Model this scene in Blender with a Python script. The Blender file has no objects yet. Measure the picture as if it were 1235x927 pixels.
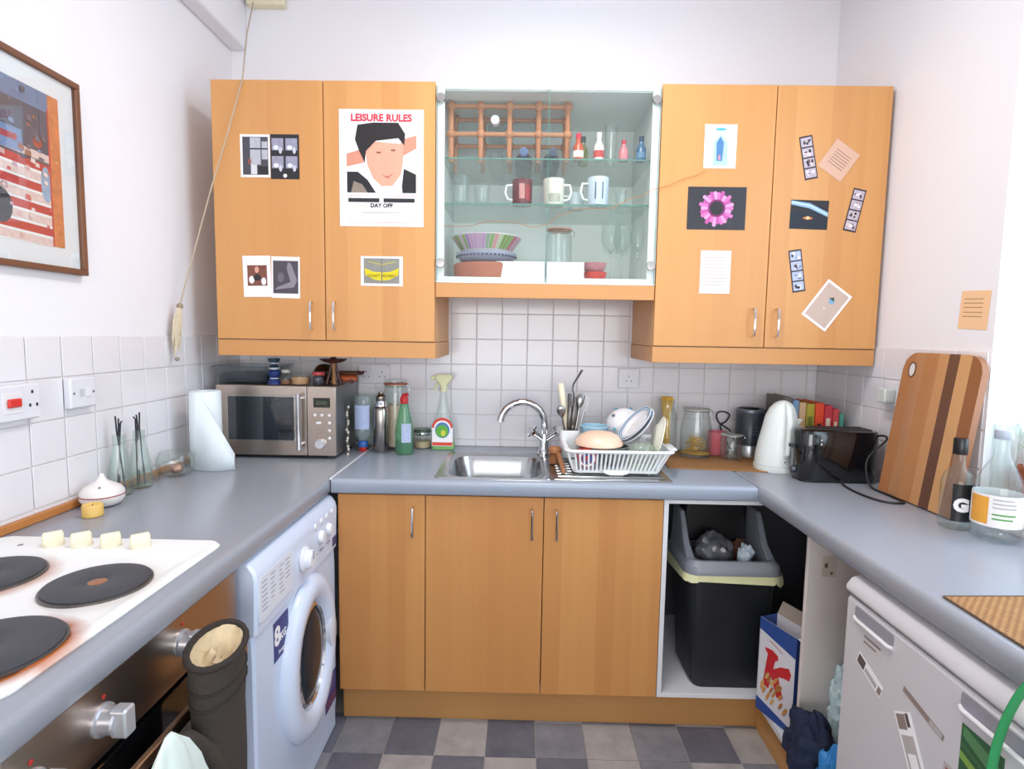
import bpy, bmesh, math, random
from mathutils import Matrix, Vector, noise
random.seed(7)
SC = bpy.context.scene
COL = SC.collection
pi = math.pi

# ------------------------------------------------------------------ camera
F_PX, YAW, PITCH, ROLL = 678.4, -.0141, .0895, .0164
_cy, _sy, _cp, _sp, _c, _s = math.cos(YAW), math.sin(YAW), math.cos(PITCH), math.sin(PITCH), math.cos(ROLL), math.sin(ROLL)
_X = Vector((_cy, -_sy, 0)); _F = Vector((_sy*_cp, _cy*_cp, -_sp)); _Z = Vector((_sy*_sp, _cy*_sp, _cp))
_R = _X*_c + _Z*_s; _U = _Z*_c - _X*_s
cam_d = bpy.data.cameras.new('camera'); cam = bpy.data.objects.new('camera', cam_d); COL.objects.link(cam)
cam_d.sensor_fit = 'HORIZONTAL'; cam_d.sensor_width = 36; cam_d.lens = F_PX/1235*36; cam_d.clip_start = .02
cam.matrix_world = Matrix(((_R.x, _U.x, -_F.x, 0), (_R.y, _U.y, -_F.y, 0), (_R.z, _U.z, -_F.z, 1.40), (0, 0, 0, 1)))
SC.camera = cam

# ------------------------------------------------------------------ world, lights, exposure
w = bpy.data.worlds.new('world'); SC.world = w; w.use_nodes = True
w.node_tree.nodes['Background'].inputs[0].default_value = (.86, .93, 1, 1)
w.node_tree.nodes['Background'].inputs[1].default_value = 1.6
def area(name, loc, target, sx, sy, power, col):
    l = bpy.data.lights.new(name, 'AREA'); l.shape = 'RECTANGLE'; l.size = sx; l.size_y = sy; l.energy = power; l.color = col
    o = bpy.data.objects.new(name, l); COL.objects.link(o); o.location = loc
    o.rotation_euler = (Vector(target)-Vector(loc)).to_track_quat('-Z', 'Y').to_euler(); return o
area('window_daylight', (1.50, .98, 1.75), (0, .98, 1.35), 1.0, 1.35, 9, (.55, .76, 1))
area('added_rear_fill', (.08, -1.54, 1.37), (.08, 1, 1.42), 2.0, 1.0, 19.5, (1, .985, .97))  # fill light added behind the camera, in an unseen window
area('ceiling_lamp_light', (.10, 1.36, 2.74), (.10, 1.36, 0), .42, .42, 11, (1, .96, .93))
vs = SC.view_settings
SC.display_settings.display_device = 'sRGB'
vs.view_transform = 'Standard'; vs.look = 'None'; vs.gamma = 1; vs.use_curve_mapping = False; vs.exposure = .66
SC.cycles.transparent_max_bounces = 48; SC.cycles.max_bounces = 12; SC.cycles.transmission_bounces = 12

# ------------------------------------------------------------------ materials
def lin(c):
    if isinstance(c, str): c = tuple(int(c[i:i+2], 16)/255 for i in (0, 2, 4))
    return tuple((x/12.92 if x <= .04045 else ((x+.055)/1.055)**2.4) for x in c)+(1,)
MATS = {}
def nt(name):
    m = bpy.data.materials.new(name); m.use_nodes = True; t = m.node_tree
    return m, t, t.nodes['Principled BSDF']
def N(t, typ, **k):
    n = t.nodes.new(typ)
    for a, b in k.items(): setattr(n, a, b)
    return n
def M(c, rough=.5, metal=0, var=.06, scale=30, bump=0, stretch=(1, 1, 1), coat=0, spec=.5, name=None):
    """plain surface with a little procedural variation"""
    key = (c, rough, metal, var, scale, bump, stretch, coat, spec)
    if key in MATS: return MATS[key]
    m, t, p = nt(name or 'surface_'+str(c)); L = t.links.new
    tc = N(t, 'ShaderNodeTexCoord'); mp = N(t, 'ShaderNodeMapping'); mp.inputs['Scale'].default_value = stretch
    nz = N(t, 'ShaderNodeTexNoise'); nz.inputs['Scale'].default_value = scale; nz.inputs['Detail'].default_value = 4
    L(tc.outputs['Object'], mp.inputs[0]); L(mp.outputs[0], nz.inputs['Vector'])
    hs = N(t, 'ShaderNodeHueSaturation'); hs.inputs['Color'].default_value = lin(c)
    mr = N(t, 'ShaderNodeMapRange'); mr.inputs[3].default_value = 1-var; mr.inputs[4].default_value = 1+var
    L(nz.outputs[0], mr.inputs[0]); L(mr.outputs[0], hs.inputs['Value']); L(hs.outputs[0], p.inputs['Base Color'])
    p.inputs['Roughness'].default_value = rough; p.inputs['Metallic'].default_value = metal
    p.inputs['Coat Weight'].default_value = coat; p.inputs['Specular IOR Level'].default_value = spec
    if bump:
        b = N(t, 'ShaderNodeBump'); b.inputs['Strength'].default_value = bump; b.inputs['Distance'].default_value = .002
        L(nz.outputs[0], b.inputs['Height']); L(b.outputs[0], p.inputs['Normal'])
    MATS[key] = m; return m
def WOOD(name, ca, cb, axis='x', stave=.062, rough=.45, along='z', contrast=1.0, lat=38):
    """laminated wood: staves of differing tone plus fine grain"""
    m, t, p = nt(name); L = t.links.new
    tc = N(t, 'ShaderNodeTexCoord'); oi = N(t, 'ShaderNodeObjectInfo'); sp = N(t, 'ShaderNodeSeparateXYZ'); L(tc.outputs['Object'], sp.inputs[0])
    ix = 'xyz'.index(axis)
    mu = N(t, 'ShaderNodeMath', operation='MULTIPLY_ADD'); mu.inputs[1].default_value = 1/stave
    L(sp.outputs[ix], mu.inputs[0]); L(oi.outputs['Random'], mu.inputs[2])
    fl = N(t, 'ShaderNodeMath', operation='FLOOR'); L(mu.outputs[0], fl.inputs[0])
    wn = N(t, 'ShaderNodeTexWhiteNoise', noise_dimensions='1D'); L(fl.outputs[0], wn.inputs['W'])
    mp = N(t, 'ShaderNodeMapping'); sc = [lat, lat, lat]; sc['xyz'.index(along)] = 1.6; mp.inputs['Scale'].default_value = sc
    L(tc.outputs['Object'], mp.inputs[0])
    nz = N(t, 'ShaderNodeTexNoise'); nz.inputs['Scale'].default_value = 1; nz.inputs['Detail'].default_value = 5; nz.inputs['Distortion'].default_value = .4; L(mp.outputs[0], nz.inputs['Vector'])
    ad = N(t, 'ShaderNodeMath', operation='MULTIPLY_ADD'); ad.inputs[1].default_value = .55*contrast; L(wn.outputs['Value'], ad.inputs[0])
    sc2 = N(t, 'ShaderNodeMath', operation='MULTIPLY'); sc2.inputs[1].default_value = .55; L(nz.outputs[0], sc2.inputs[0]); L(sc2.outputs[0], ad.inputs[2])
    mx = N(t, 'ShaderNodeMix', data_type='RGBA'); mx.inputs[6].default_value = lin(ca); mx.inputs[7].default_value = lin(cb)
    L(ad.outputs[0], mx.inputs[0]); L(mx.outputs[2], p.inputs['Base Color']); p.inputs['Roughness'].default_value = rough
    b = N(t, 'ShaderNodeBump'); b.inputs['Strength'].default_value = .08; b.inputs['Distance'].default_value = .001; L(nz.outputs[0], b.inputs['Height']); L(b.outputs[0], p.inputs['Normal'])
    return m
def GLASS(name, tint, body=.06, rough=.02, bodycol=(.9, .95, .95)):
    """thin clear glass: Fresnel reflection over tinted transmission, faint body"""
    key = ('g', tint, body, rough, bodycol)
    if key in MATS: return MATS[key]
    m = bpy.data.materials.new(name); m.use_nodes = True; t = m.node_tree; t.nodes.clear(); L = t.links.new
    o = N(t, 'ShaderNodeOutputMaterial'); tr = N(t, 'ShaderNodeBsdfTransparent'); tr.inputs[0].default_value = lin(tint)
    gl = N(t, 'ShaderNodeBsdfGlossy'); gl.inputs['Roughness'].default_value = rough
    df = N(t, 'ShaderNodeBsdfDiffuse'); df.inputs[0].default_value = lin(bodycol)
    fr = N(t, 'ShaderNodeFresnel'); ge = N(t, 'ShaderNodeNewGeometry'); mr = N(t, 'ShaderNodeMapRange')   # thin glass: both faces reflect alike
    mr.inputs[3].default_value = 1.5; mr.inputs[4].default_value = 1/1.5; L(ge.outputs['Backfacing'], mr.inputs[0]); L(mr.outputs[0], fr.inputs[0])
    a = N(t, 'ShaderNodeMixShader'); b = N(t, 'ShaderNodeMixShader'); a.inputs[0].default_value = body
    L(tr.outputs[0], a.inputs[1]); L(df.outputs[0], a.inputs[2]); L(fr.outputs[0], b.inputs[0]); L(a.outputs[0], b.inputs[1]); L(gl.outputs[0], b.inputs[2]); L(b.outputs[0], o.inputs[0])
    MATS[key] = m; return m

beech = WOOD('beech_veneer', 'cb8e53', 'd9a061', rough=.42)
beech_d = WOOD('beech_veneer_dark', 'bb7d44', 'cc9254', rough=.42)  # darker, browner tone for the base doors and end panel
beech_h = WOOD('beech_rail', 'c6894f', 'd49b60', axis='z', stave=.2, along='x')
plinth_w = WOOD('plinth_wood', 'ad7a44', 'bd8c54', axis='z', stave=.3, along='x')
rackwood = WOOD('rack_wood', 'b0714a', 'c98a60', axis='y', stave=.2)
paint = M('efeef2', .75, var=.012, scale=6, bump=.05)
tile_m = M('e8e6ea', .16, var=.015, scale=12, spec=.5)
grout_m = M('e2dddb', .8, var=.05, scale=60)
white = M('e9e8ea', .35, var=.01, scale=5)
white_pl = M('e6e8ee', .3, var=.01, scale=5)
appl = M('cddaf0', .28, var=.01, scale=4)
cream = M('e9e1c6', .4, var=.03)
worktop_m = M('979ba4', .24, var=.05, scale=240, name='grey_laminate')
steel = M('b9b6b2', .26, 1, var=.05, scale=8, stretch=(1, 1, 60), name='brushed_steel')
steel_w = M('b8aba0', .30, 1, var=.06, scale=6, stretch=(1, 1, 50), name='brushed_steel_panel')
sinkm = M('b4b5b6', .24, 1, var=.06, scale=20, name='sink_steel')
chrome = M('d8dade', .08, 1, var=.01, name='chrome')
dark = M('1c1d20', .45, var=.1)
black = M('121316', .3, var=.1)
blackg = M('0b0c0e', .08, var=.05, coat=.5)
paper = M('f3f1f3', .7, var=.01)
clear = GLASS('clear_glass', 'fbfdfc', .018)
pane = GLASS('pane_glass', 'fcfefd', .008)
shelfglass = GLASS('shelf_glass', 'f4f9f7', .03, bodycol=(.7, .82, .79))
greenedge = M('5f8f86', .2, var=.05)

# ------------------------------------------------------------------ mesh building
def rrect(w, d, r, n=4, cx=0, cy=0):
    r = max(min(r, w/2-1e-5, d/2-1e-5), 1e-5); P = []
    for (sx, sy, a0) in ((1, 1, 0), (-1, 1, pi/2), (-1, -1, pi), (1, -1, 1.5*pi)):
        for i in range(n+1):
            a = a0+i*pi/2/n; P.append((cx+sx*(w/2-r)+r*math.cos(a), cy+sy*(d/2-r)+r*math.sin(a)))
    return P
class B:
    def __init__(s): s.v = []; s.f = []; s.m = []; s.T = Matrix()
    def add(s, vs_, fs, mi=0):
        o = len(s.v); s.v += [tuple(s.T @ Vector(p)) for p in vs_]
        for f in fs: s.f.append(tuple(o+i for i in f)); s.m.append(mi)
        return s
    def box(s, x0, x1, y0, y1, z0, z1, mi=0):
        return s.add([(x0, y0, z0), (x1, y0, z0), (x1, y1, z0), (x0, y1, z0), (x0, y0, z1), (x1, y0, z1), (x1, y1, z1), (x0, y1, z1)],
                     [(3, 2, 1, 0), (4, 5, 6, 7), (0, 1, 5, 4), (1, 2, 6, 5), (2, 3, 7, 6), (3, 0, 4, 7)], mi)
    def loft(s, rings, caps=(1, 1), mi=0, closed=True):
        n = len(rings[0]); V = [p for r in rings for p in r]; Fs = []
        for i in range(len(rings)-1):
            for j in range(n if closed else n-1):
                k = (j+1) % n; Fs.append((i*n+j, i*n+k, (i+1)*n+k, (i+1)*n+j))
        if caps[0]: Fs.append(tuple(range(n-1, -1, -1)))
        if caps[1]: Fs.append(tuple((len(rings)-1)*n+j for j in range(n)))
        return s.add(V, Fs, mi)
    def lathe(s, prof, c=(0, 0, 0), seg=24, caps=(1, 1), mi=0, sx=1, sy=1):
        R = [[(c[0]+sx*r*math.cos(2*pi*j/seg), c[1]+sy*r*math.sin(2*pi*j/seg), c[2]+z) for j in range(seg)] for r, z in prof]
        return s.loft(R, caps, mi)
    def tube(s, pts, r, seg=8, mi=0, flat=1, closed=False):
        pts = [Vector(p) for p in pts]; rs = r if isinstance(r, (list, tuple)) else [r]*len(pts); rings = []
        up = None
        for i, p in enumerate(pts):
            if closed: d = pts[(i+1) % len(pts)]-pts[i-1]
            else: d = pts[min(i+1, len(pts)-1)]-pts[max(i-1, 0)]
            d.normalize()
            if up is None:
                up = Vector((0, 0, 1)) if abs(d.z) < .9 else Vector((0, 1, 0))
            a = d.cross(up)
            if a.length < 1e-4: a = d.orthogonal()
            a.normalize(); b = a.cross(d); b.normalize(); up = b
            rings.append([tuple(p+a*rs[i]*math.cos(2*pi*j/seg)+b*rs[i]*flat*math.sin(2*pi*j/seg)) for j in range(seg)])
        if closed: rings.append(rings[0]); return s.loft(rings, (0, 0), mi)
        return s.loft(rings, (1, 1), mi)
    def rbox(s, x0, x1, y0, y1, z0, z1, r=.01, e=.003, n=4, mi=0, axis='z'):
        """box with rounded corners about one axis and eased ends"""
        if axis == 'z': a, b, c0, c1 = (x0, x1), (y0, y1), z0, z1; f = lambda u, v, h: (u, v, h)
        elif axis == 'y': a, b, c0, c1 = (x0, x1), (z0, z1), y0, y1; f = lambda u, v, h: (u, h, v)
        else: a, b, c0, c1 = (y0, y1), (z0, z1), x0, x1; f = lambda u, v, h: (h, u, v)
        W_, D_ = a[1]-a[0], b[1]-b[0]; cx, cy = (a[0]+a[1])/2, (b[0]+b[1])/2
        R = []
        for ins, h in ((e, c0), (0, c0+e), (0, c1-e), (e, c1)):
            R.append([f(u, v, h) for u, v in rrect(W_-2*ins, D_-2*ins, max(r-ins, 1e-4), n, cx, cy)])
        return s.loft(R, mi=mi)
    def sph(s, c, r, seg=16, rg=10, mi=0, z0=-1, z1=1):
        rx, ry, rz = r if isinstance(r, (tuple, list)) else (r, r, r)
        P = []
        a0, a1 = math.asin(z0), math.asin(z1)
        for i in range(rg+1):
            a = a0+(a1-a0)*i/rg; P.append((max(math.cos(a), 1e-4), math.sin(a)*rz))
        R = [[(c[0]+rx*q*math.cos(2*pi*j/seg), c[1]+ry*q*math.sin(2*pi*j/seg), c[2]+h) for j in range(seg)] for q, h in P]
        return s.loft(R, (1, 1), mi)
    def prism(s, poly, o, U, V, d, mi=0):
        """2-D outline in the U,V frame at o, extruded d along U x V"""
        o, U, V = Vector(o), Vector(U), Vector(V); Nn = U.cross(V)
        A = [tuple(o+U*u+V*v) for u, v in poly]; C_ = [tuple(o+U*u+V*v+Nn*d) for u, v in poly]
        return s.loft([A, C_], mi=mi)
def cr(pts, n=5):
    """Catmull-Rom smoothing of a path"""
    P = [Vector(p) for p in pts]; P = [P[0]]+P+[P[-1]]; out = []
    for i in range(1, len(P)-2):
        for k in range(n):
            t = k/n; a, b_, c, d = P[i-1], P[i], P[i+1], P[i+2]
            out.append(.5*((2*b_)+(c-a)*t+(2*a-5*b_+4*c-d)*t*t+(3*b_-a-3*c+d)*t**3))
    out.append(P[-2]); return out
OFF = {}
def build(name, b, mats, parent=None, smooth=True, bevel=0, origin=None, ang=38):
    off = Vector((0, 0, 0))
    if parent is not None: off = OFF.get(parent.name, off)
    elif origin is not None: off = Vector(origin)
    me = bpy.data.meshes.new(name); me.from_pydata([tuple(Vector(p)-off) for p in b.v], [], b.f)
    if not isinstance(mats, (list, tuple)): mats = [mats]
    for m in mats: me.materials.append(m)
    me.polygons.foreach_set('material_index', b.m)
    bm = bmesh.new(); bm.from_mesh(me); bmesh.ops.remove_doubles(bm, verts=bm.verts, dist=1e-6); bmesh.ops.recalc_face_normals(bm, faces=bm.faces); bm.to_mesh(me); bm.free()
    if smooth:
        me.polygons.foreach_set('use_smooth', [True]*len(me.polygons)); me.set_sharp_from_angle(angle=math.radians(ang))
    me.update()
    o = bpy.data.objects.new(name, me); COL.objects.link(o)
    if parent is not None: o.parent = parent
    elif origin is not None: o.location = origin
    OFF[o.name] = off
    if bevel:
        md = o.modifiers.new('bevel', 'BEVEL'); md.width = bevel; md.segments = 2; md.limit_method = 'ANGLE'; md.angle_limit = math.radians(40)
    return o
def tag(o, label, cat, group=None):
    o['label'] = label; o['category'] = cat
    if group: o['group'] = group
    return o
def solid(name, b, mats, label, cat, group=None, **k):
    xs = [p[0] for p in b.v]; ys = [p[1] for p in b.v]; zs = [p[2] for p in b.v]
    o = build(name, b, mats, origin=((min(xs)+max(xs))/2, (min(ys)+max(ys))/2, min(zs)), **k)
    return tag(o, label, cat, group)
def thing(name, label, cat, base, group=None, world=True, rz=0):
    o = bpy.data.objects.new(name, None); COL.objects.link(o); o.location = base; o.rotation_euler = (0, 0, rz); o.empty_display_size = .05
    OFF[o.name] = Vector(base) if world else Vector((0, 0, 0))
    return tag(o, label, cat, group)
def struct(name, b, mats, **k):
    o = build(name, b, mats, origin=(0, 0, 0), **k); o['kind'] = 'structure'; return o
def text(s, size, c, U, V, mat, parent, name='lettering', bold=0, squash=1, depth=.0004):
    cu = bpy.data.curves.new('t', 'FONT'); cu.body = s; cu.size = size; cu.align_x = 'CENTER'; cu.align_y = 'CENTER'; cu.extrude = depth; cu.offset = bold; cu.resolution_u = 3
    t = bpy.data.objects.new('t', cu); COL.objects.link(t); bpy.context.view_layer.update()
    me = bpy.data.meshes.new_from_object(t.evaluated_get(bpy.context.evaluated_depsgraph_get())); bpy.data.objects.remove(t); bpy.data.curves.remove(cu)
    me.name = name; U, V, c = Vector(U), Vector(V), Vector(c); Nn = U.cross(V); off = OFF.get(parent.name, Vector())
    for v in me.vertices: v.co = c+U*v.co.x*squash+V*v.co.y+Nn*v.co.z-off
    me.materials.clear(); me.materials.append(mat)
    o = bpy.data.objects.new(name, me); COL.objects.link(o); o.parent = parent; OFF[o.name] = off; return o
XU, ZU = (1, 0, 0), (0, 0, 1)
def rect(u0, u1, v0, v1): return [(u0, v0), (u1, v0), (u1, v1), (u0, v1)]
def ell(cu, cv, ru, rv, n=18, a0=0): return [(cu+ru*math.cos(2*pi*i/n+a0), cv+rv*math.sin(2*pi*i/n+a0)) for i in range(n)]
def sheet(name, label, cat, c, w_, h_, layers=(), rot=0, base=None, U=XU, V=ZU, th=.0006, group=None, curl=0, parent=None):
    """a printed sheet: thin slab with the flat print laid on its face"""
    U, V = Vector(U), Vector(V); Nn = U.cross(V); ca, sa = math.cos(rot), math.sin(rot); U2 = U*ca+V*sa; V2 = V*ca-U*sa
    b = B(); mats = [base or paper]; c = Vector(c)
    b.prism(rect(-w_/2, w_/2, -h_/2, h_/2), c, U2, V2, th)
    for i, (m, poly) in enumerate(layers):
        if m not in mats: mats.append(m)
        b.prism(poly, c+Nn*(th+.00003*i), U2, V2, .00003, mats.index(m))
    if curl:
        for i, p in enumerate(b.v):
            d = Vector(p)-c; q = d.dot(U2)/(w_/2); b.v[i] = tuple(Vector(p)+Nn*curl*q*q)
    if parent is not None: return build(name, b, mats, parent, smooth=False)
    return solid(name, b, mats, label, cat, group, smooth=False)
def inst(src, name, parent, loc, scale=(1, 1, 1)):
    o = bpy.data.objects.new(name, src); COL.objects.link(o); o.parent = parent; o.location = loc; o.scale = scale; return o

# ================================================================== THE ROOM
XL, XR, YB, YR, ZC = -1.2447, 1.2987, 2.476, -1.6, 2.80
vinyl = []
def vinyl_mat(name, ca, cb):
    m, t, p = nt(name); L = t.links.new
    tc = N(t, 'ShaderNodeTexCoord'); oi = N(t, 'ShaderNodeObjectInfo'); ad = N(t, 'ShaderNodeVectorMath', operation='ADD')
    ml = N(t, 'ShaderNodeMath', operation='MULTIPLY'); ml.inputs[1].default_value = 9; L(oi.outputs['Random'], ml.inputs[0])
    L(tc.outputs['Object'], ad.inputs[0]); L(ml.outputs[0], ad.inputs[1])
    nz = N(t, 'ShaderNodeTexNoise'); nz.inputs['Scale'].default_value = 14; nz.inputs['Detail'].default_value = 6; nz.inputs['Roughness'].default_value = .65; L(ad.outputs[0], nz.inputs['Vector'])
    rp = N(t, 'ShaderNodeValToRGB'); rp.color_ramp.elements[0].position = .3; rp.color_ramp.elements[1].position = .7; rp.color_ramp.elements[0].color = lin(ca); rp.color_ramp.elements[1].color = lin(cb)
    L(nz.outputs[0], rp.inputs[0]); L(rp.outputs[0], p.inputs['Base Color']); p.inputs['Roughness'].default_value = .42
    return m
v_light = vinyl_mat('vinyl_light', '96928f', 'aeaaa8'); v_mid = vinyl_mat('vinyl_mid', '72727a', '8a8a90'); v_dark = vinyl_mat('vinyl_dark', '595a66', '6f707a')
b = B().box(XL-.1, XR+.1, YR, YB+.1, -.08, -.002)
floor = struct('floor', b, M('a8a29c', .6, var=.05))
fm = []
for m in (v_light, v_mid, v_dark):
    b = B().rbox(-.0835, .0835, -.0835, .0835, -.002, .0008, .001, .0006, 1); me_o = build('floor_tile_mesh', b, m); fm.append(me_o.data); bpy.data.objects.remove(me_o)
pat = {0: [1, 2, 0, 2, 1, 0, 1, 2, 0], 1: [2, 0, 2, 0, 2, 0, 1, 0, 1]}
for j in range(11):
    for i in range(-1, 10):
        t = pat[j][i] if j in pat and 0 <= i < 9 else [0, 1, 2, 2, 1][(i*7+j*11+(i*j) % 3) % 5]
        inst(fm[t], 'floor_tile', floor, (-.605+.17*i+.085, 1.92-.17*j-.085, 0))
for i in range(10):
    inst(fm[[2, 1, 2, 0, 2, 0, 1, 2, 0, 1][i]], 'floor_tile', floor, (-.605+.17*i-.085, 1.9350, 0), (1, .15, 1))

wall_back = struct('wall_back', B().box(XL-.1, XR+.1, YB, YB+.1, 0, ZC), paint)
wall_left = struct('wall_left', B().box(XL-.1, XL, YR, YB, 0, ZC), paint)
WY0, WY1, WZ0, WZ1, WX = .40, 1.57, .955, 2.62, XR+.26
b = B().box(XR, WX, WY1, YB, 0, ZC).box(XR, WX, YR, WY0, 0, ZC).box(XR, WX, WY0, WY1, 0, WZ0).box(XR, WX, WY0, WY1, WZ1, ZC)
wall_right = struct('wall_right', b, paint)
b = B().box(XL-.1, -1.0, YR-.1, YR, 0, ZC).box(1.15, XR+.1, YR-.1, YR, 0, ZC).box(-1.0, 1.15, YR-.1, YR, 0, .85).box(-1.0, 1.15, YR-.1, YR, 1.9, ZC)  # opening added for the rear fill light, kept low
wall_rear = struct('wall_rear', b, paint)
ceiling = struct('ceiling', B().box(XL-.1, WX, YR-.1, YB+.1, ZC, ZC+.08), paint)
struct('trim_1', B().box(XL, -1.178, YR, YB, 2.571, ZC), paint, bevel=.008)
# the window in the right wall
fr = B()
for y in (WY0, (WY0+WY1)/2-.02, WY1-.045): fr.box(WX-.06, WX-.01, y, y+.045, WZ0+.02, WZ1)
for z in (WZ0+.02, 1.82, WZ1-.05): fr.box(WX-.058, WX-.012, WY0, WY1, z, z+.05)
win = struct('window_1', fr, white, bevel=.004)
sill_m = WOOD('sill_wood', 'b9783e', 'cf9458', axis='x', stave=.12, along='y')
build('window_sill', B().rbox(XR-.012, WX-.005, WY0+.002, WY1-.002, WZ0, WZ0+.022, .006, .004), sill_m, win)
for y in (WY0+.045, (WY0+WY1)/2+.025):
    for z in (WZ0+.07, 1.87):
        build('pane', B().box(WX-.037, WX-.033, y, y+(WY1-WY0)/2-.07, z, 1.82 if z < 1.5 else WZ1-.05), pane, win)
fr = B().box(-1.0, 1.15, YR-.07, YR-.03, .85, .9).box(-1.0, 1.15, YR-.07, YR-.03, 1.85, 1.9)
for x in (-1.0, .05, 1.1): fr.box(x, x+.05, YR-.07, YR-.03, .9, 1.85)
struct('added_rear_window', fr, white, bevel=.004)  # unseen rear window, added to hold the fill light

# ---- wall tiles, one object each
P_ = .1112; G_ = P_-.003; T_ = .0045
ZL = [1.375-P_*i for i in range(5)]                       # row tops 1.375 ... .930
def tmesh(axis):
    b = B()
    if axis == 'y': b.rbox(-G_/2, G_/2, -T_, 0, -G_/2, G_/2, .003, .0015, 2, axis='y')
    else: b.rbox(0, T_, -G_/2, G_/2, -G_/2, G_/2, .003, .0015, 2, axis='x')
    o = build('wall_tile_mesh', b, tile_m); me = o.data; bpy.data.objects.remove(o); return me
ty, tx = tmesh('y'), tmesh('x')
rows = [(1.597, P_), (1.486, P_)]+[(z, P_) for z in ZL[:4]]+[(.930, .030)]
def cells(a0, lo, hi):
    k = math.floor((lo-a0)/P_); out = []
    while a0+k*P_ < hi-1e-4:
        p, q = max(lo, a0+k*P_), min(hi, a0+(k+1)*P_)
        if q-p > .012: out.append(((p+q)/2, q-p))
        k += 1
    return out
def grout(name, b, parent): return build(name, b, grout_m, parent)
grout('grout', B().box(XL, XR, YB-.0015, YB, .9, 1.597), wall_back)
for cx, wd in cells(-.1931, XL, XR):
    for zt, h in rows:
        if zt > 1.4 and not (-.45 < cx < .6): continue
        inst(ty, 'wall_tile', wall_back, (cx, YB-.001, zt-h/2), ((wd-.003)/G_, 1, (h-.003)/G_))
grout('grout', B().box(XL, XL+.0015, .72, YB-.006, .9, 1.375), wall_left)
for cy_, wd in cells(1.3907, .72, YB-.006):
    for zt, h in rows[2:]:
        inst(tx, 'wall_tile', wall_left, (XL+.001, cy_, zt-h/2), (1, (wd-.003)/G_, (h-.003)/G_))
grout('grout', B().box(XR-.0015, XR, 1.575, YB-.006, .9, 1.375), wall_right)
for cy_, wd in cells(1.575, 1.575, YB-.006):
    for zt, h in rows[2:]:
        inst(tx, 'wall_tile', wall_right, (XR-.001, cy_, zt-h/2), (-1, (wd-.003)/G_, (h-.003)/G_))
struct('trim_2', B().box(XL+.006, XL+.022, .30, 2.14, .9005, .922), WOOD('worktop_trim_wood', 'b9773c', 'cc8d50', axis='z', stave=.2, along='y'), bevel=.003)

# ================================================================== WALL CABINETS
UF = 2.064                                                   # front face of the doors
def bow_handle(parent, x, y, z0, z1, name='handle'):
    b = B(); n = 10; pts = [(x, y, z0)]
    for i in range(n+1):
        a = i/n; pts.append((x, y-.022-.004*math.sin(pi*a), z0+.003+(z1-z0-.006)*a))
    pts.append((x, y, z1)); b.tube(pts, .0042, 8)
    return build(name, b, chrome, parent)
def wall_cab(label, x0, x1, hx, side):
    t = thing('wall_cabinet', label, 'cabinet', ((x0+x1)/2, 2.27, 1.305))
    build('body', B().box(x0, x1, UF+.021, YB-.008, 1.365, 2.281), beech, t, bevel=.001)
    xm = (x0+x1)/2
    for (a, c_), h in zip(((x0, xm-.0016), (xm+.0016, x1)), hx):
        d = build('door', B().box(a, c_, UF, UF+.0195, 1.3665, 2.281), beech, t, bevel=.0014)
        bow_handle(d, h, UF, 1.405, 1.505)
    p = B().box(x0-.002, x1+.002, UF+.004, UF+.022, 1.305, 1.3635)
    if side > 0: p.box(x1-.016, x1+.002, UF+.022, YB-.008, 1.305, 1.3635)
    else: p.box(x0-.002, x0+.016, UF+.022, YB-.008, 1.305, 1.3635)
    build('pelmet', p, beech_h, t, bevel=.0012); return t
wall_cab('beech two-door wall cabinet with a portrait poster, above the steel microwave', -1.116, -.316, (-.764, -.680), 1)
wall_cab('beech two-door wall cabinet with the pink flower print, above the kettle', .484, 1.284, (.838, .922), -1)
# glazed cabinet
GX0, GX1, GZ0, GZ1 = -.3135, .4815, 1.583, 2.273
g = thing('glass_wall_cabinet', 'white wall cabinet with two clear glass doors and glass shelves full of crockery', 'cabinet', (.084, 2.27, 1.53))
cabw = M('e8ecea', .4, var=.01, scale=4)
b = B().box(GX0, GX0+.018, UF+.012, YB-.008, GZ0, GZ1).box(GX1-.018, GX1, UF+.012, YB-.008, GZ0, GZ1)
b.box(GX0+.018, GX1-.018, UF+.012, YB-.008, GZ0, GZ0+.018).box(GX0+.018, GX1-.018, UF+.012, YB-.008, GZ1-.018, GZ1).box(GX0+.018, GX1-.018, YB-.016, YB-.008, GZ0+.018, GZ1-.018)
build('body', b, cabw, g, bevel=.001)
b = B().box(GX0, GX0+.030, UF+.006, UF+.012, GZ0, GZ1).box(GX1-.030, GX1, UF+.006, UF+.012, GZ0, GZ1).box(GX0+.03, GX1-.03, UF+.006, UF+.012, GZ0, GZ0+.022).box(GX0+.03, GX1-.03, UF+.006, UF+.012, GZ1-.014, GZ1)
build('frame', b, cabw, g)
build('rail', B().box(GX0, GX1, UF+.004, UF+.022, 1.53, GZ0-.001).box(GX0, GX1, UF+.022, YB-.008, GZ0-.012, GZ0-.001), beech_h, g, bevel=.001)
for (a, c_, hx) in ((GX0+.004, .0855, GX0+.018), (.0885, GX1-.004, GX1-.018)):
    d = build('glass_door', B().box(a, c_, UF, UF+.004, GZ0+.004, GZ1-.003), pane, g)
    for q in (a, c_-.0012): build('door_edge', B().box(q, q+.0012, UF-.0004, UF+.0044, GZ0+.004, GZ1-.003), greenedge, d)
    for hz in (1.652, 2.226):
        k = B(); k.T = Matrix.Translation((hx, UF-.0005, hz)) @ Matrix.Rotation(pi/2, 4, 'X'); k.lathe([(.016, -.001), (.0165, .004), (.015, .008), (.0, .0085)], seg=20); build('hinge_cap', k, steel, d)
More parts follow.
